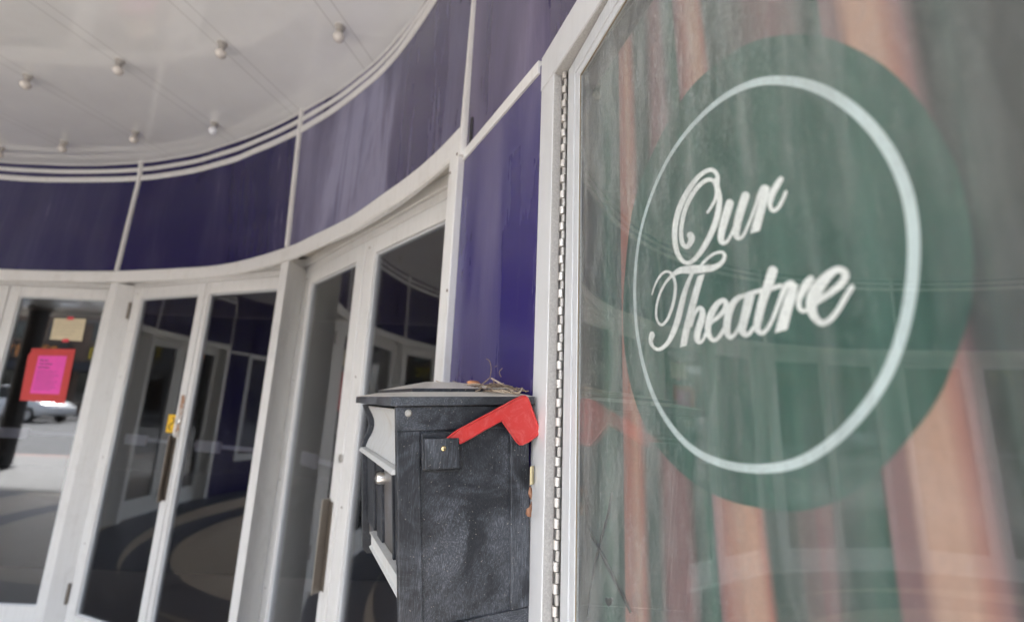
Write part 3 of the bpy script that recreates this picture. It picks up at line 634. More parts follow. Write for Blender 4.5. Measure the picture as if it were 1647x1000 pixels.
# script lettering, each stroke a tapering ribbon
def c8(*p): return [(1040 + x / 5, 240 + y / 5, w_ / 5) for x, y, w_ in p]
def c6(*p): return [(1000 + x / 5, 380 + y / 5, w_ / 5) for x, y, w_ in p]
def c7(*p): return [(1180 + x / 3.333, 260 + y / 3.333, w_ / 3.333) for x, y, w_ in p]
def c9(*p): return [(1130 + x / 6.67, 420 + y / 6.67, w_ / 6.67) for x, y, w_ in p]
def c10(*p): return [(1220 + x / 6.665, 400 + y / 6.665, w_ / 6.665) for x, y, w_ in p]
def c3(*p): return [(980 + x / 2.5, 220 + y / 2.5, w_ / 2.5) for x, y, w_ in p]
strokes = {
'our': [
 c8((575, 300, 18), (570, 215, 32), (530, 168, 34), (470, 182, 34), (400, 240, 38), (320, 355, 42), (265, 470, 44), (232, 600, 44), (226, 720, 42), (250, 840, 38), (312, 912, 32), (385, 885, 36), (465, 780, 44), (530, 650, 46), (572, 520, 48), (587, 400, 42), (572, 310, 36), (560, 240, 30)),
 c8((350, 690, 52), (362, 715, 54), (350, 755, 44), (322, 786, 36), (288, 755, 36), (277, 680, 34), (285, 590, 34), (310, 485, 34), (358, 380, 36), (420, 295, 34), (485, 248, 34), (535, 255, 32), (562, 315, 30), (555, 390, 26), (525, 455, 24), (490, 508, 22)),
 c8((668, 435, 66), (630, 560, 64), (602, 670, 58), (600, 735, 48), (625, 752, 34), (660, 725, 26), (700, 640, 22), (735, 560, 16)),
 c8((795, 375, 68), (755, 500, 66), (728, 610, 60), (720, 690, 50), (745, 715, 34), (780, 690, 26), (825, 590, 24), (870, 470, 24), (905, 360, 26), (935, 305, 28), (965, 305, 30)),
 c8((962, 310, 60), (940, 400, 78), (910, 520, 80), (882, 625, 82), (872, 668, 80)),
 c8((1080, 240, 44), (1060, 270, 50), (1020, 340, 52), (1000, 400, 44), (992, 450, 36), (1015, 494, 32), (1055, 474, 30), (1090, 415, 30), (1120, 345, 28))],
'theatre': [
 c6((243, 468, 10), (262, 405, 14), (300, 330, 18), (350, 285, 20), (400, 300, 22), (428, 370, 22), (428, 460, 24), (405, 570, 24), (365, 670, 22), (318, 712, 20), (282, 665, 18), (278, 580, 18), (300, 480, 18), (345, 385, 20), (400, 320, 26), (470, 275, 50), (560, 268, 66), (650, 262, 62), (735, 252, 48), (800, 215, 36), (828, 160, 30), (805, 128, 24), (745, 140, 22), (685, 182, 22), (635, 235, 20)),
 c6((565, 300, 26), (530, 380, 34), (500, 470, 40), (475, 570, 46), (450, 670, 46), (415, 770, 42), (370, 855, 34), (305, 908, 28), (255, 890, 26), (233, 845, 32), (242, 795, 46), (243, 782, 36)),
 c6((640, 310, 58), (600, 440, 62), (555, 610, 62), (520, 750, 60), (494, 885, 56)),
 c6((560, 720, 18), (585, 630, 24), (618, 578, 34), (645, 590, 42), (648, 640, 52), (625, 720, 56), (606, 790, 52), (612, 840, 42), (640, 848, 28), (672, 800, 22), (705, 725, 18)),
 c9((15, 800, 20), (55, 720, 24), (100, 655, 34), (165, 600, 46), (225, 535, 52), (252, 460, 56), (225, 420, 50), (160, 455, 62), (95, 560, 74), (62, 670, 72), (62, 770, 62), (100, 838, 46), (145, 842, 40), (195, 785, 42), (232, 725, 44)),
 c9((452, 372, 40), (390, 388, 56), (325, 455, 70), (282, 560, 80), (262, 670, 80), (262, 760, 72), (292, 812, 52), (330, 800, 42), (375, 740, 42), (415, 650, 40), (445, 540, 30)),
 c9((508, 372, 100), (485, 470, 98), (455, 590, 94), (430, 700, 86), (432, 758, 76), (468, 790, 54), (510, 765, 46), (545, 710, 40)),
 c9((752, 105, 108), (706, 250, 104), (652, 400, 98), (612, 550, 90), (585, 680, 82), (592, 738, 68), (632, 770, 50), (682, 742, 44), (742, 640, 44), (795, 510, 46), (850, 365, 56), (895, 265, 62), (945, 235, 62), (975, 255, 60)),
 c9((455, 362, 40), (545, 335, 48), (640, 312, 52), (740, 292, 52), (838, 262, 42)),
 c9((978, 255, 96), (940, 390, 130), (893, 550, 140), (842, 752, 142)),
 c10((558, 322, 76), (515, 380, 88), (462, 475, 76), (432, 560, 62), (440, 635, 54), (482, 668, 44), (540, 645, 40)),
 c10((545, 640, 60), (600, 585, 64), (690, 525, 66), (800, 450, 72), (890, 370, 80), (932, 290, 84), (900, 232, 72), (820, 232, 76), (715, 320, 112), (622, 440, 136), (572, 555, 128), (572, 660, 108), (612, 745, 82), (680, 795, 68), (760, 765, 64), (850, 660, 60), (930, 525, 62), (1000, 410, 58))]}
def catmull(p, n=7):
    o = []
    for k in range(len(p) - 1):
        a, b, c_, d = p[max(k - 1, 0)], p[k], p[k + 1], p[min(k + 2, len(p) - 1)]
        for j in range(n):
            t = j / n; o.append(tuple(.5 * ((2 * b[i]) + (c_[i] - a[i]) * t + (2 * a[i] - 5 * b[i] + 4 * c_[i] - d[i]) * t * t + (-a[i] + 3 * b[i] - 3 * c_[i] + d[i]) * t ** 3) for i in range(3)))
    o.append(p[-1]); return o
mb = MB(); lay = 0
flat = {('our', 4), ('theatre', 2), ('theatre', 9)}
for word, sts in strokes.items():
    for si, stt in enumerate(sts):
        pts = catmull(stt); base = .0010 + lay * .00004; lay += 1; n = len(pts); sec = []
        def frame(k):
            x_, y_ = pts[min(k + 1, n - 1)][:2]; x2, y2 = pts[max(k - 1, 0)][:2]; dx, dy = x_ - x2, y_ - y2; l_ = math.hypot(dx, dy) or 1; return dx / l_, dy / l_
        fl = (word, si) in flat
        if not fl:
            dx, dy = frame(0); x_, y_, w_ = pts[0]
            for t in (1.0, .85, .55, .28): sec.append((x_ - dx * w_ / 2 * t, y_ - dy * w_ / 2 * t, w_ * math.sqrt(max(.0, 1 - t * t)), dx, dy))
        for k in range(n):
            dx, dy = frame(k); sec.append((*pts[k], dx, dy))
        if not fl:
            dx, dy = frame(n - 1); x_, y_, w_ = pts[-1]
            for t in (.28, .55, .85, 1.0): sec.append((x_ + dx * w_ / 2 * t, y_ + dy * w_ / 2 * t, w_ * math.sqrt(max(.0, 1 - t * t)), dx, dy))
        i = len(mb.v)
        for k, (x_, y_, w_, dx, dy) in enumerate(sec):
            o_ = base + .0004 * k / len(sec); w_ = max(w_, .05)
            if fl: nx, ny = -1 * .96, .28     # pen held level: ends cut aslant
            else: nx, ny = dy, -dx
            if fl and nx * dy - ny * dx < 0: nx, ny = -nx, -ny
            mb.v += [on_poster(x_ + nx * w_ / 2, y_ + ny * w_ / 2, o_), on_poster(x_ - nx * w_ / 2, y_ - ny * w_ / 2, o_)]
            if k: mb.f.append((i + 2 * k - 2, i + 2 * k - 1, i + 2 * k + 1, i + 2 * k))
obj('lettering', mb, M['lettering'], poster)
# two dry stems lying behind the glass and a heart-shaped leaf scrap
M['stem'] = mat('dry_stem', (.018, .016, .015), .8)
def stem(px, name, label, w0, off=.0025, group='dry stems crossing behind the case glass'):
    mb = MB(); pts = [on_poster(x_, y_, off) for x_, y_ in px]; k = len(pts)
    mb.tube(pts, [w0 * (.45 + .55 * math.sin(math.pi * (j + .7) / (k + .4))) for j in range(k)], 6)
    return tag(obj(name, mb, M['stem'], smooth=True), label, 'dry stalk', group)
stem([(984, 792), (978, 826), (968, 862), (958, 900), (950, 945), (945, 992)], 'dead_stalk', 'dark dry stalk standing almost upright inside the lower left corner of the case', .0018)
stem([(947, 848), (954, 866), (966, 886), (982, 920), (1000, 955), (1014, 984)], 'dead_stalk', 'dark dry stalk slanting down to the right across the other inside the case', .0019, .0035)
mb = MB(); hp = [(978, 975), (973, 966), (973, 961), (976, 960), (979, 962), (983, 960), (985, 963), (983, 970)]
mb.prism([on_poster(x_, y_, .0014) for x_, y_ in hp], pn * .001)
tag(obj('leaf_scrap', mb, M['stem']), 'tiny heart-shaped dark leaf scrap below the crossed stems', 'leaf')

lc_ = thing('display_case', mirror(Vector((A.x + .1, A.y - .3, -H))), 'second poster case on the far left wing, seen only mirrored in the door glass', 'display case')
def lcb(s0, s1, d0, d1, z0, z1):
    t = TC; o = Vector((A.x, A.y, z0)) - dirv(t) * s0 + nin(t) * d0; ax = -dirv(t) * (s1 - s0); ay = nin(t) * (d1 - d0)
    return MB().box(mirror(o), (-ax.x, ax.y, 0), (-ay.x, ay.y, 0), (0, 0, z1 - z0))
for a_ in ((0, .06, 0, .05, -.9, ZI), (.60, .66, 0, .05, -.9, ZI), (0, .66, 0, .05, ZI + .001, ZR), (0, .66, 0, .05, -1.0, -.901)): obj('casing', lcb(*a_), M['casing'], lc_, bevel=.002)
obj('glass_pane', lcb(.0605, .5995, .02, .024, -.9, ZI), M['case_glass'], lc_)
obj('case_back', lcb(0, .66, .07, .09, -H, ZR), M['curtain_grey'] if 'curtain_grey' in M else M['purple'], lc_)
obj('plinth', lcb(0, .66, .01, .06, -H, -1.001), M['purple'], lc_)

# ------------------------------------------------------------------ mailbox
mw = ray(462, 637).normalized(); md = ray(2412, 635).normalized(); md = (md - mw * md.dot(mw)).normalized(); mu = md.cross(mw)
if mu.z < 0: mu = -mu
_B = ray(852, 707); MBo = _B * (.915 * SC / math.hypot(_B.x, _B.y))
MWID = .42 * SC
def Q(a, b, c): return MBo + md * (a * SC) + mw * (b * SC) + mu * (c * SC)
def side_px(px, py, off=0.0):           # point on the near side plane, off = towards the viewer
    v = ray(px, py); return v * ((MBo - mw * off).dot(mw) / v.dot(mw))
W_ = .42
mail = thing('mailbox', Q(-.12, .2, -.33), 'weathered black mailbox with a raised red flag fixed to the purple wall', 'mailbox')
# black grained plastic
def grained(name, direc=(40, 40, 2.2), swirl=0.0, dust=.5, base=(.0085, .0105, .015)):
    m = mat(name, base, .42, 0, .45); v0 = coords(m)
    nd = N(m, 'ShaderNodeTexNoise'); nd.inputs['Scale'].default_value = 9; L(m, v0, nd.inputs['Vector'])
    va = N(m, 'ShaderNodeVectorMath', operation='MULTIPLY_ADD'); L(m, nd.outputs['Color'], va.inputs[0]); va.inputs[1].default_value = (swirl,) * 3; L(m, v0, va.inputs[2])
    mp = N(m, 'ShaderNodeMapping'); mp.inputs['Scale'].default_value = direc; L(m, va.outputs[0], mp.inputs[0])
    g = noise(m, mp.outputs[0], 22, 5, .75); fine = noise(m, v0, 700, 2, .8); pat = noise(m, v0, 11, 6, .7, .8)
    scr = ramp(m, g, [(.50, G), (.62, W1)]); pt = ramp(m, pat, [(.42, G), (.62, W1)])
    d = mathn(m, 'MULTIPLY', mathn(m, 'MULTIPLY_ADD', mathn(m, 'MULTIPLY', scr, mathn(m, 'MULTIPLY_ADD', pt, .8, .2)), .8, mathn(m, 'MULTIPLY', mathn(m, 'MULTIPLY', pt, fine), .55)), dust)
    c = mix(m, d, base, (.34, .37, .43))
    c = mix(m, mathn(m, 'MULTIPLY', ramp(m, noise(m, v0, 330, 2, .5), [(.71, G), (.735, W1)]), .5), c, (.55, .5, .42))
    setb(m, 'Base Color', c); setb(m, 'Roughness', mathn(m, 'MULTIPLY_ADD', d, .4, .36)); bump(m, g, .5, .0008); return m
M['mb_v'] = grained('black_plastic_upright_grain', (40, 40, 2.2), 0, .42); M['mb_h'] = grained('black_plastic_level_grain', (2.2, 40, 40), 0, .42); M['mb_swirl'] = grained('black_plastic_swirl_grain', (34, 34, 7), .07, .40)
M['mb_plain'] = grained('black_plastic', (9, 9, 9), .02, .16)
m = grained('dusty_lid_plastic', (30, 5, 30), .02, .3, (.55, .52, .47)); M['mb_lid'] = m
def mbox(mb, a0, a1, b0, b1, c0, c1):
    return mb.box(Q(a0, b0, c0), Q(a1, b0, c0) - Q(a0, b0, c0), Q(a0, b1, c0) - Q(a0, b0, c0), Q(a0, b0, c1) - Q(a0, b0, c0))
def fa(c): return -.2565 + (.0626 - c) * .058     # sloping front edge
def mprism(mb, prof, b0, b1):                     # profile in (a, c), extruded along the width
    return mb.prism([Q(a, b0, c) for a, c in prof], mw * ((b1 - b0) * SC))
CB = -.345; RT, RB_, RR = .0235, -.290, -.0405
def rl(c): return -.2145 + (RT - c) * .056
mb = MB(); mprism(mb, [(fa(.062) + .04, .062), (0, .062), (0, -.26), (fa(-.24) + .03, -.245)], .020, W_ - .006)
mb2_ = MB(); mprism(mb2_, [(fa(.062) + .02, .062), (0, .062), (0, CB), (fa(CB) + .02, CB)], .005, .019); obj('side_panel', mb2_, M['mb_swirl'], mail); obj('box_body', mb, M['mb_plain'], mail)
mb = MB(); mprism(mb, [(fa(RT), RT), (rl(RT), RT), (rl(RB_), RB_), (fa(RB_), RB_)], 0, .010); obj('side_stile', mb, M['mb_v'], mail, bevel=.0016)
mb = MB(); mprism(mb, [(RR, RT), (-.002, RT), (-.002, RB_), (RR, RB_)], 0, .010); obj('side_stile', mb, M['mb_v'], mail, bevel=.0016)
mb = MB(); mprism(mb, [(fa(.0655), .0655), (-.002, .0655), (-.002, RT + .0003), (fa(RT), RT + .0003)], 0, .010); obj('side_rail', mb, M['mb_h'], mail, bevel=.0012)
mb = MB(); mprism(mb, [(fa(RB_), RB_ - .0003), (-.002, RB_ - .0003), (-.002, CB), (fa(CB) + .006, CB)], 0, .010); obj('side_rail', mb, M['mb_h'], mail, bevel=.0012)
# far cheek with its S-shaped shoulder
sp = [(fa(.062) + .002, .062), (fa(.05) + .006, .05), (fa(.03) + .014, .030), (fa(.012) + .017, .012), (fa(-.005) + .013, -.005), (fa(-.02) + .003, -.020), (fa(-.04), -.04), (fa(-.27), -.27), (fa(-.285) + .01, -.285), (-.15, -.29), (-.15, .062)]
mb = MB(); mprism(mb, sp, W_ - .014, W_); obj('cheek', mb, M['mb_plain'], mail, bevel=.0015)
mb = MB(); mprism(mb, [(fa(.065), .0655), (fa(.065) + .05, .0655), (fa(-.30) + .05, -.30), (fa(-.30), -.30)], .0102, .016); obj('cheek', mb, M['mb_plain'], mail, bevel=.001)
# front door, ribbed, with a stout stile on its far side
def fp(c, d): return fa(c) + d
M['mb_brown'] = grained('brown_stained_plastic', (30, 30, 1.0), .01, .5, (.075, .066, .060))
mb = MB(); mprism(mb, [(fp(-.03, .016), -.03), (fp(-.03, .05), -.03), (fp(-.24, .05), -.24), (fp(-.24, .016), -.24)], .017, W_ - .015); obj('front_panel', mb, M['mb_brown'], mail)
for b0, b1 in ((.065, .071), (.095, .102), (.205, .262), (.30, .395)):
    mb = MB(); mprism(mb, [(fp(-.05, .010), -.05), (fp(-.05, .0162), -.05), (fp(-.2085, .0162), -.2085), (fp(-.2085, .010), -.2085)], b0, b1); obj('panel_rib' if b1 < .2 else 'front_stile', mb, M['mb_plain'], mail, bevel=.001)
M['mb_white'] = white_paint('pale_plastic', (.52, .53, .53), (.34, .29, .22), .9, .4)
# concave pale moulding and its ledge
pr = [(-.240, .0585)]
for k in range(11): t = k / 10; pr.append((-.240 + .016 * math.sin(math.pi * min(1, t * 1.05)), .0555 - .088 * t))
pr += [(-.242, -.0385), (-.212, -.0385), (-.212, .0585)]
mb = MB(); mprism(mb, pr, .0165, W_ - .0145); obj('front_moulding', mb, M['mb_white'], mail, smooth='auto')
mb = MB(); mprism(mb, [(-.2535, -.0395), (-.258, -.046), (-.256, -.049), (-.19, -.0455), (-.19, -.0402)], .0165, W_ - .0145); obj('ledge', mb, M['mb_white'], mail, bevel=.0008)
mb = MB(); mprism(mb, [(fp(-.21, .001), -.209), (fp(-.21, .001), -.211), (fp(-.21, .004), -.212), (fp(-.235, .004), -.2355), (fp(-.235, .0), -.2385), (fp(-.24, .0), -.241), (fp(-.24, .0155), -.241), (fp(-.21, .0155), -.209)], .0165, .30); obj('lower_rail', mb, M['mb_white'], mail, bevel=.0004)
# lock on the front door
_v = ray(615, 768); _pt = Q(fa(-.066) + .014, .1, -.066); lc = _v * (_pt.dot(md) / _v.dot(md))
mb = MB(); mb.lathe(lc + md * .004, -md, [(0, .002), (0, .0115), (.010, .0115), (.015, .009), (.018, .001)], 24); lk = obj('lock', mb, M['steel'], mail, smooth='auto')
mb = MB(); mb.box(lc - md * .0145 - mw * .001 - mu * .012, md * .012, mw * .002, mu * .024); obj('keyway', mb, M['rubber'], lk)
# stepped hipped lid
LB, LF = .012, -.2685
mb = MB(); mbox(mb, LF, .006, -LB, W_ + LB, .066, .0815); obj('lid_rim', mb, M['mb_h'], mail, bevel=.0012)
def frustum(mb, r0, c0, r1, c1):
    def rect(r, c): a0, a1, b0, b1 = r; return [Q(a0, b0, c), Q(a1, b0, c), Q(a1, b1, c), Q(a0, b1, c)]
    return mb.loft([rect(r1, c1), rect(r0, c0)])
mb = MB(); frustum(mb, (LF + .002, .005, -LB + .002, W_ + LB - .002), .0817, (-.222, -.02, .035, W_ - .035), .0905); obj('lid_slope', mb, M['mb_lid'], mail)
mb = MB(); frustum(mb, (-.222, -.022, .036, W_ - .036), .0902, (-.222, -.022, .036, W_ - .036), .0965); obj('lid_step', mb, M['mb_plain'], mail)
mb = MB(); frustum(mb, (-.223, -.021, .035, W_ - .035), .0967, (-.150, -.09, .19, W_ - .19), .1135); obj('lid_top', mb, M['mb_lid'], mail)
# rivet, pivot block, screw
p = side_px(657, 664, 0); mb = MB(); mb.lathe(p + mw * .002, -mw, [(0, .001), (0, .0056), (.003, .0056), (.0055, .0035), (.006, .0005)], 20); obj('rivet', mb, mat('grey_rivet', (.38, .37, .34), .5), mail, smooth='auto')
def sprism(mb, px, o0, o1):             # polygon on the side given in picture places at the front face o1
    return mb.prism([side_px(x_, y_, o1) for x_, y_ in px], mw * (o1 - o0))
mb = MB(); sprism(mb, [(678, 699), (684, 696), (742, 694), (745, 700), (744, 752), (739, 757), (683, 759), (679, 755)], .0, .007); obj('pivot_plate', mb, M['mb_plain'], mail, bevel=.002)
mb = MB(); sprism(mb, [(684, 705), (739, 704), (740, 752), (684, 756)], .009, .020); obj('pivot_cap', mb, M['mb_v'], mail, bevel=.0014)
ps = side_px(713.5, 721, .020); mb = MB(); mb.lathe(ps, -mw, [(0, .0005), (0, .0042), (.0012, .0040), (.0024, .0026), (.0026, .0003)], 20); sc_ = obj('screw', mb, mat('brass_screw', (.62, .48, .26), .25, .9), mail, smooth='auto')
mb = MB(); mb.box(ps - mw * .0027 - md * .0022 - mu * .0004, md * .0044, -mw * .0003, mu * .0008); mb.box(ps - mw * .0028 - md * .0004 - mu * .0022, md * .0008, -mw * .0003, mu * .0044); obj('screw_cross', mb, M['rubber'], sc_)
# flag: plate with a raised rim
fpx = [(718, 703.5), (726, 697), (735, 690.5), (780, 666.5), (826, 641.5), (838, 635.6), (845, 635), (849.5, 638.5), (853, 646), (861, 668), (868, 687), (869.5, 694), (866.5, 700), (852, 710.5), (841, 716), (835, 715.5), (830, 711), (818, 694), (806.5, 677.5), (780, 692), (760, 704), (742, 713.5), (728, 716)]
def inset(px, d):
    n = len(px); o = []
    area = sum(px[k][0] * px[(k + 1) % n][1] - px[(k + 1) % n][0] * px[k][1] for k in range(n)); s_ = 1 if area > 0 else -1
    for k in range(n):
        (x0_, y0_), (x1_, y1_), (x2_, y2_) = px[k - 1], px[k], px[(k + 1) % n]
        e1 = Vector((x1_ - x0_, y1_ - y0_)).normalized(); e2 = Vector((x2_ - x1_, y2_ - y1_)).normalized()
        nn = Vector((-e1.y - e2.y, e1.x + e2.x)) * s_; nn.normalize(); k_ = max(.5, nn.dot(Vector((-e1.y, e1.x)) * s_)); o.append((x1_ + nn.x * d / k_, y1_ + nn.y * d / k_))
    return o
m = mat('red_flag_plastic', (.62, .045, .045), .38); v = coords(m)
sc1 = ramp(m, noise(m, coords(m, (1, 1, 1)), 30, 6, .8, 2.2), [(.5, G), (.72, W1)])
setb(m, 'Base Color', mix(m, mathn(m, 'MULTIPLY', sc1, .5), (.52, .038, .036), (.66, .20, .18))); setb(m, 'Roughness', mathn(m, 'MULTIPLY_ADD', sc1, .25, .32)); bump(m, sc1, .15, .0006); M['flag'] = m
FO = .0165; mb = MB(); i1, i2, i3 = inset(fpx, .9), inset(fpx, 2.2), inset(fpx, 3.6); n = len(fpx)
layers = [(fpx, FO - .004), (fpx, FO), (i1, FO + .0020), (i2, FO + .0020), (i3, FO)]
rings = [[side_px(x_, y_, o_) for x_, y_ in q] for q, o_ in layers]
mb.loft(rings, caps=False); nn_ = len(mb.v); mb.f.append(tuple(range(n))[::-1]); mb.f.append(tuple(range(nn_ - n, nn_)))
obj('flag', mb, M['flag'], mail, bevel=.0003)
# bits caught between the box and the casing
def gap_px(px, py, rng=.80): v = ray(px, py); return v * (rng / math.hypot(v.x, v.y))
mb = MB(); mb.prism([gap_px(852.6, 750), gap_px(855.6, 750), gap_px(855.4, 779), gap_px(852.0, 780)], Vector((.004, .012, 0)))
tag(obj('wood_chip', mb, mat('pale_wood', (.55, .48, .30), .8)), 'pale strip of wood wedged between the mailbox and the casing', 'wood strip')
M['leaf'] = mat('dry_leaf', (.30, .15, .09), .8)
def dry_leaf(px, rng, label, parent=None):
    mb = MB(); q = [gap_px(x_, y_, rng + .0035 * math.sin(k * 1.9)) for k, (x_, y_) in enumerate(px)]; c_ = sum(q, Vector()) / len(q) + Vector((-.001, -.003, 0))
    i = len(mb.v); mb.v += [c_] + q; n = len(q)
    mb.f += [(0, k + 1, (k + 1) % n + 1) for k in range(n)]
    o = obj('dry_leaf', mb, M['leaf'], smooth=True); s_ = o.modifiers.new('s', 'SOLIDIFY'); s_.thickness = .0008
    return tag(o, label, 'leaf', 'dry leaves beside the mailbox')
dry_leaf([(852.5, 781), (855, 785), (855.5, 795), (854.6, 803), (852.6, 800), (850, 794), (850.3, 788)], .785, 'upper of two brown leaf scraps caught beside the mailbox')
dry_leaf([(854.5, 806), (855.2, 815), (854, 831), (849, 830), (846, 826), (847, 818), (851, 815)], .785, 'lower of two brown leaf scraps caught beside the mailbox')

# nest scraps: a heap of twigs on the back of the lid
M['twig'] = speckle('twig_bark', (.22, .15, .10), (.36, .28, .20), 400, .8); M['twig_pale'] = speckle('pale_twig', (.52, .40, .29), (.62, .52, .40), 400, .8)
nest = thing('twig_heap', Q(-.07, .14, .095), 'loose heap of dry twigs left on top of the mailbox', 'twig heap')
def lidpt(px, py, b):                    # point above the lid at width b
    if py > 613: b = min(b, (-.012 + (636 - py) * .0052 if py > 627 else .035 + (627 - py) * .013)) - .008
    v = ray(px, py); o = MBo + mw * (b * SC); return v * (o.dot(mw) / v.dot(mw))
named = [([(701, 612), (712, 616.5), (722, 620)], .22, .0011, 'twig_pale'), ([(745, 620), (765, 617), (790, 622), (812, 628)], .12, .0013, 'twig_pale'), ([(790, 608), (806, 617), (822, 628), (834, 632), (842, 620)], .08, .0016, 'twig_pale'),
         ([(788, 607), (776, 617), (764, 620)], .10, .0012, 'twig'), ([(793, 610), (796, 620), (800, 626)], .09, .0011, 'twig'), ([(728, 612), (745, 619), (760, 620)], .2, .0008, 'twig'), ([(788, 607), (790, 592), (787, 580), (782, 577)], .14, .0008, 'twig'),
         ([(806, 606), (803, 598), (808, 592)], .12, .0007, 'twig'), ([(825, 632), (836, 629), (841, 622)], .07, .0012, 'twig'), ([(800, 627), (818, 631), (836, 634)], .06, .0010, 'twig'), ([(780, 622), (797, 629), (815, 632)], .06, .0009, 'twig_pale'), ([(796, 590), (806, 583), (812, 579)], .18, .0006, 'twig')]
for pts, b, r_, mm in named:
    q = catmull([(x_, y_, 1) for x_, y_ in pts], 4); mb = MB(); mb.tube([lidpt(x_, y_, b) for x_, y_, _ in q], r_, 6); obj('twig', mb, M[mm], nest, smooth=True)
for k in range(70):
    cx_, cy_ = random.gauss(800, 15), 0; cy_ = 624 + (cx_ - 780) * .06 + random.uniform(-7, 3) * math.exp(-((cx_ - 802) / 22) ** 2)
    a_ = random.uniform(-.6, .6); l_ = random.uniform(6, 17); b = random.uniform(.05, .2)
    pts = [(cx_ - l_ * math.cos(a_), cy_ - l_ * math.sin(a_) * .6, 1), (cx_, cy_ + random.uniform(-3, 3), 1), (cx_ + l_ * math.cos(a_), cy_ + l_ * math.sin(a_) * .6, 1)]
    mb = MB(); mb.tube([lidpt(x_, y_, b + (j - 6) * .004) for j, (x_, y_, _) in enumerate(catmull(pts, 5))], random.uniform(.0005, .0012), 5); obj('twig', mb, M['twig'] if random.random() < .65 else M['twig_pale'], nest, smooth=True)
M['orange_leaf'] = mat('orange_leaf', (.62, .27, .12), .7)
mb = MB(); q = [lidpt(x_, y_, .15) for x_, y_ in [(750, 614), (757, 612), (768, 613), (773, 617), (766, 619.5), (754, 618)]]; mb.v = [sum(q, Vector()) / 6 + mu * .002] + q; mb.f = [(0, k + 1, (k + 1) % 6 + 1) for k in range(6)]
o = obj('leaf', mb, M['orange_leaf'], nest, smooth=True); o.modifiers.new('s', 'SOLIDIFY').thickness = .0008

# ------------------------------------------------------------------ ceiling bulbs
bulbs = [(45, 122, 'bulb at the far left of the nearer ceiling row'), (193, 98, 'second bulb from the left in the nearer ceiling row'), (358, 70, 'third bulb from the left in the nearer ceiling row'), (547, 43, 'bulb nearest the wall in the nearer ceiling row'),
         (2, 238, 'bulb cut by the left edge in the ceiling row along the fascia'), (103, 228, 'dim bulb left of centre in the row along the fascia'), (218, 212, 'bulb beside the first seam in the row along the fascia'), (345, 198, 'clean white bulb at the right end of the row along the fascia')]
M['globe'] = mat('pearl_glass', (.66, .62, .57), .25, 0, .5, .5); M['globe_clean'] = mat('clean_pearl_glass', (.86, .88, .92), .2, 0, .5, .6); M['socket'] = mat('bulb_socket', (.42, .40, .37), .5)
p = on_z(*bulbs[0][:2], ZC); base = thing('light_bulb', p, 'small pearl ' + bulbs[0][2], 'light bulb', 'bare bulbs on the ceiling')
def bulb_parts(root, gm):
    o = Vector((root.location.x, root.location.y, root.location.z - H))
    mb = MB(); mb.lathe(o, (0, 0, -1), [(.0, .0215), (.003, .0215), (.006, .017), (.022, .0155), (.024, .008)], 20); s_ = obj('socket', mb, M['socket'], root, smooth='auto')
    mb = MB(); mb.lathe(o + Vector((0, 0, -.0245)), (0, 0, -1), [(0, .011)] + [(.030 - .024 * math.cos(t), .0235 * math.sin(t)) for t in [.55 + (math.pi - .56) * k / 12 for k in range(13)]], 20); obj('globe', mb, gm, root, smooth=True)
    mb = MB(); mb.lathe(o + Vector((0, 0, -.0002)), (0, 0, -1), [(0, .0235), (.0012, .023), (.0014, .0217)], 24); obj('base_plate', mb, M['white'], root, smooth='auto')
bulb_parts(base, M['globe'])
for bx, by, lb in bulbs[1:]:
    p = on_z(bx, by, ZC); c_ = copy_tree(base, (p.x, p.y, p.z + H), 'small pearl ' + lb)
    if 'clean' in lb:
        c_['label'] = lb
        for ch in [x for x in scn.objects if x.parent == c_ and x.name.startswith('globe')]: ch.data = ch.data.copy(); ch.data.materials[0] = M['globe_clean']

# ------------------------------------------------------------------ the rest of the theatre building: lobby and upper mass
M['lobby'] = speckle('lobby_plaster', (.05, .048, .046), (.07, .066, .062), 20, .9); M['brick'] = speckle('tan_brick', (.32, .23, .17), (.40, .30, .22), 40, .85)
th = thing('theatre_building', (-3.5, 9, -H), 'theatre building behind the curved front, with a dark lobby', 'building')
mb = MB(); mb.box((-12, 9.5, -H), (18, 0, 0), (0, .3, 0), (0, 0, 3.1)); mb.box((-12, 0, -H), (.3, 0, 0), (0, 9.5, 0), (0, 0, 3.1)); mb.box((5.7, -1, -H), (.3, 0, 0), (0, 10.5, 0), (0, 0, 3.1)); obj('lobby_wall', mb, M['lobby'], th)
mb = MB(); mb.box((-11.7, 4.3, -H + .004), (17.4, 0, 0), (0, 5.2, 0), (0, 0, .004)); obj('lobby_carpet', mb, M['lobby'], th)
mb = MB(); mb.box((-16, -1.15, ZC + .05), (22, 0, 0), (0, 11.5, 0), (0, 0, 5.5)); obj('upper_wall', mb, M['brick'], th)
mb = MB(); mb.plan([(-16, -3.9), (5, -1.9), (5, -1.16), (-16, -1.16)], ZC + .02, ZC + .72); mb.plan([(-16, -3.96), (5, -1.96), (5, -1.905), (-16, -3.905)], ZC - .1, ZC + .75); obj('canopy', mb, M['white'], th, bevel=.01)  # unseen street edge set askew so more light comes in at the right
mb = MB(); mb.box((1.15, -1.2, -H), (4.8, 0, 0), (0, .25, 0), (0, 0, 3.08)); obj('wing_wall', mb, M['brick'], th)
mb = MB(); mb.box((-12.2, -1.2, -H), (2.9, 0, 0), (0, .25, 0), (0, 0, 3.08)); obj('wing_wall', mb, M['brick'], th)
mb = MB(); mb.lathe((-9.5, -2.9, -H), (0, 0, 1), [(0, .2), (.04, .2), (.05, .15), (3.0, .15), (3.05, .19), (3.08, .19)], 20); obj('canopy_column', mb, M['rubber'], th, smooth='auto')

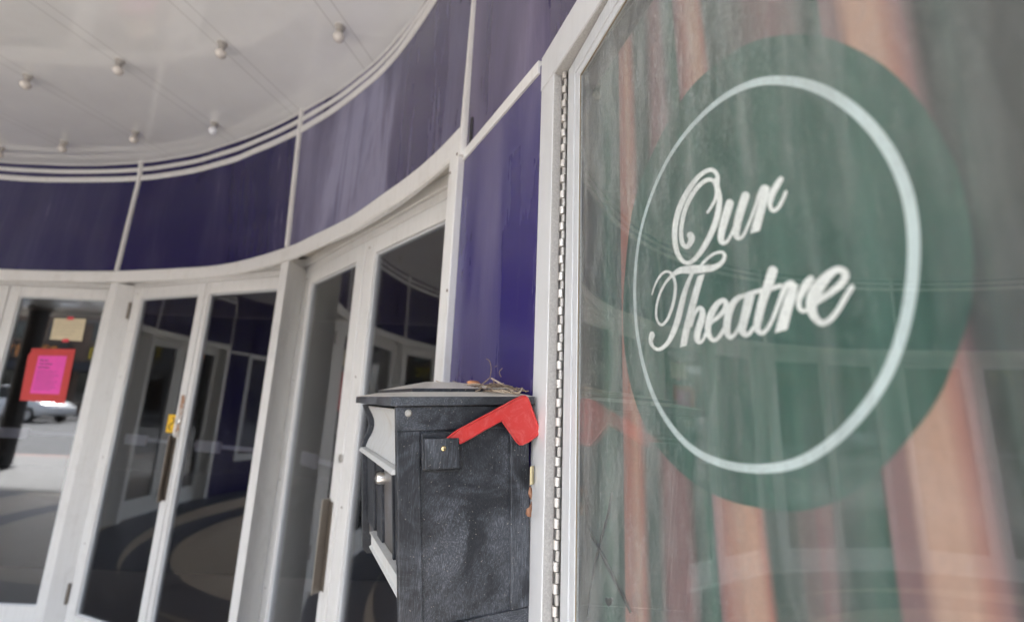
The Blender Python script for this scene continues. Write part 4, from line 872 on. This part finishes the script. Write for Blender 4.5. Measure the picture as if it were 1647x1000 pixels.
# ------------------------------------------------------------------ across the road
def shop(x0, x1, h, wallm, label, sign=None, awn=None, nwin=3):
    t = thing('shop_building', ((x0 + x1) / 2, -26, -H), label, 'building', 'shops across the road'); y = -25.0
    mb = MB(); mb.box((x0, y - 9, -H), (x1 - x0 - .02, 0, 0), (0, 9, 0), (0, 0, h)); wl = obj('wall', mb, wallm, t)
    mb = MB(); mb.box((x0 - .03, y, h - H - .25), (x1 - x0 + .04, 0, 0), (0, .15, 0), (0, 0, .3)); obj('cornice', mb, M['paving'], t)
    wd = (x1 - x0) / nwin
    for k in range(nwin):
        a = x0 + k * wd + .25; b = x0 + (k + 1) * wd - .25
        mb = MB(); mb.box((a, y, -H + .5), (b - a, 0, 0), (0, .06, 0), (0, 0, 2.3)); f = obj('window', mb, M['rubber'], t)
        mb = MB(); mb.box((a + .08, y + .061, -H + .58), (b - a - .16, 0, 0), (0, .02, 0), (0, 0, 2.14)); obj('pane', mb, M['shop_glass'], f)
        if h > 6.1:
            mb = MB(); mb.box((a + .3, y, -H + 4.8), (b - a - .6, 0, 0), (0, .06, 0), (0, 0, 1.2)); obj('window', mb, M['shop_glass'], t)
    if awn:
        mb = MB(); mb.prism([(x0 + .1, y + .02, -H + 3.4), (x0 + .1, y + 1.3, -H + 2.95), (x0 + .1, y + 1.3, -H + 2.7), (x0 + .1, y + .02, -H + 3.0)], (x1 - x0 - .2, 0, 0)); obj('awning', mb, awn, t)
    if sign:
        s = MB(); s.box((x0 + .6, y + .165, -H + 3.45), (x1 - x0 - 1.2, 0, 0), (0, .04, 0), (0, 0, 1.1)); sb = obj('sign_board', s, M['rubber'], t)
        s = MB(); xx = x0 + .8
        while xx < x1 - 1.1:                       # unreadable yellow lettering
            hh = random.choice((.75, .8, .5)); s.box((xx, y + .206, -H + 3.6), (.13, 0, 0), (0, .03, 0), (0, 0, hh)); s.box((xx + .14, y + .206, -H + 3.6 + hh - .14), (.26, 0, 0), (0, .03, 0), (0, 0, .13)); xx += .58
        obj('sign_lettering', s, sign, sb)
    return t
M['sign_yellow'] = mat('yellow_letters', (.80, .60, .03), .5); M['sign_orange'] = mat('orange_letters', (.75, .28, .05), .5); M['dk_awn'] = mat('charcoal_awning', (.03, .032, .04), .8)
M['dk_brick'] = speckle('brown_brick', (.13, .09, .07), (.18, .13, .10), 30, .9); M['stone'] = speckle('grey_stone', (.22, .21, .20), (.28, .27, .26), 20, .9)
shop(-62, -48, 6.4, M['stone'], 'grey stone shop building at the far left end of the row', None, M['dk_awn'])
shop(-48, -38, 5.6, M['dk_brick'], 'dark brown brick shop with a charcoal awning and yellow lettering', M['sign_yellow'], M['dk_awn'])
shop(-38, -29, 7.2, M['dk_brick'], 'tall dark brick shop with orange lettering', M['sign_orange'], M['dk_awn'])
shop(-29, -20, 6.2, M['dk_brick'], 'brown brick shop with yellow lettering behind the parked cars', M['sign_yellow'], M['dk_awn'])
shop(-20, -9, 6.8, M['dk_brick'], 'wide brown brick shop with orange lettering', M['sign_orange'], M['dk_awn'])
shop(-9, 4, 5.8, M['stone'], 'grey shop opposite the theatre entrance', M['sign_yellow'], None)
shop(4, 18, 6.6, M['dk_brick'], 'brown brick shop at the right end of the row', None, M['dk_awn'])

# parked cars: one built, the others copied
M['car_paint'] = mat('white_car_paint', (.78, .79, .80), .25, 0, .5, 1, .03); M['car_grey'] = mat('silver_car_paint', (.34, .36, .40), .3, .5, .5, 1, .03)
M['tail'] = mat('red_tail_lens', (.35, .01, .01), .15); M['tyre'] = mat('tyre_rubber', (.02, .02, .02), .8); M['rim'] = mat('wheel_rim', (.5, .5, .52), .3, .8)
def make_car(loc, label, paint):
    t = thing('parked_car', loc, label, 'car', 'cars parked across the road')
    ox, oy, oz = loc[0], loc[1], loc[2]
    def sec(y, hw, z0, z1, r):      # rounded cross-section, rear of the car at +y
        return [Vector((ox + x_, oy + y, oz + z_)) for x_, z_ in ((-hw + r, z0), (-hw, z0 + r), (-hw * 1.0, (z0 + z1) / 2), (-hw * .97, z1 - r), (-hw * .9, z1), (hw * .9, z1), (hw * .97, z1 - r), (hw, (z0 + z1) / 2), (hw, z0 + r), (hw - r, z0))]
    body = MB(); body.loft([sec(2.32, .72, .42, .82, .1), sec(2.25, .84, .30, .98, .12), sec(1.7, .9, .24, 1.04, .1), (sec(.9, .91, .22, .98, .1)), sec(-.9, .91, .22, .96, .1), sec(-1.7, .9, .24, .86, .1), sec(-2.2, .82, .3, .70, .1), sec(-2.32, .7, .4, .58, .08)])
    obj('body', body, paint, t, smooth='auto')
    cab = MB(); cab.loft([sec(1.75, .72, .98, 1.03, .02), sec(1.05, .68, .98, 1.42, .04), sec(.2, .69, .98, 1.47, .05), sec(-.4, .68, .96, 1.42, .04), sec(-1.15, .74, .90, .99, .02)])
    obj('cabin_glass', cab, M['rubber'], t, smooth='auto')
    rf = MB(); rf.loft([sec(1.08, .60, 1.40, 1.445, .01), sec(.2, .64, 1.455, 1.50, .01), sec(-.42, .60, 1.40, 1.44, .01)]); obj('roof', rf, paint, t, smooth='auto')
    for sx in (-1, 1):
        mb = MB(); mb.box((ox + sx * .66 - .14, oy + 2.24, oz + .74), (.28, 0, 0), (0, .07, 0), (0, 0, .16)); obj('taillight', mb, M['tail'], t, bevel=.02)
        for yy in (1.42, -1.42):
            mb = MB(); mb.lathe((ox + sx * .93, oy + yy, oz + .32), (-sx, 0, 0), [(0, .20), (.01, .30), (.04, .32), (.18, .32), (.2, .28)], 24); wh = obj('wheel', mb, M['tyre'], t, smooth='auto')
            mb = MB(); mb.lathe((ox + sx * .935, oy + yy, oz + .32), (-sx, 0, 0), [(0, .02), (0, .19), (.03, .2)], 16); obj('rim', mb, M['rim'], wh, smooth='auto')
    mb = MB(); mb.box((ox - .8, oy + 2.28, oz + .34), (1.6, 0, 0), (0, .09, 0), (0, 0, .24)); obj('bumper', mb, paint, t, bevel=.04)
    mb = MB(); mb.box((ox - .16, oy + 2.33, oz + .62), (.32, 0, 0), (0, .03, 0), (0, 0, .15)); obj('number_plate', mb, M['bar'], t)
    return t
rz = -H - .14
car = make_car((-24.8, -17.8, rz), 'white car parked side-on across the road, mirrored behind the pink notice', M['car_paint'])
for x_, lb in ((-31.4, 'white car parked next along from the one mirrored behind the pink notice'), (-38.2, 'white car third from the right in the mirrored row'), (-45.6, 'white car at the far end of the mirrored row'), (-16.5, 'white car at the near end of the mirrored row')):
    c_ = copy_tree(car, (x_, -17.8, rz + H), lb)
for c_ in [o for o in scn.objects if o.get('category') == 'car']: c_.rotation_euler = (0, 0, R(90)); c_.scale = (1, 1, 1.18)
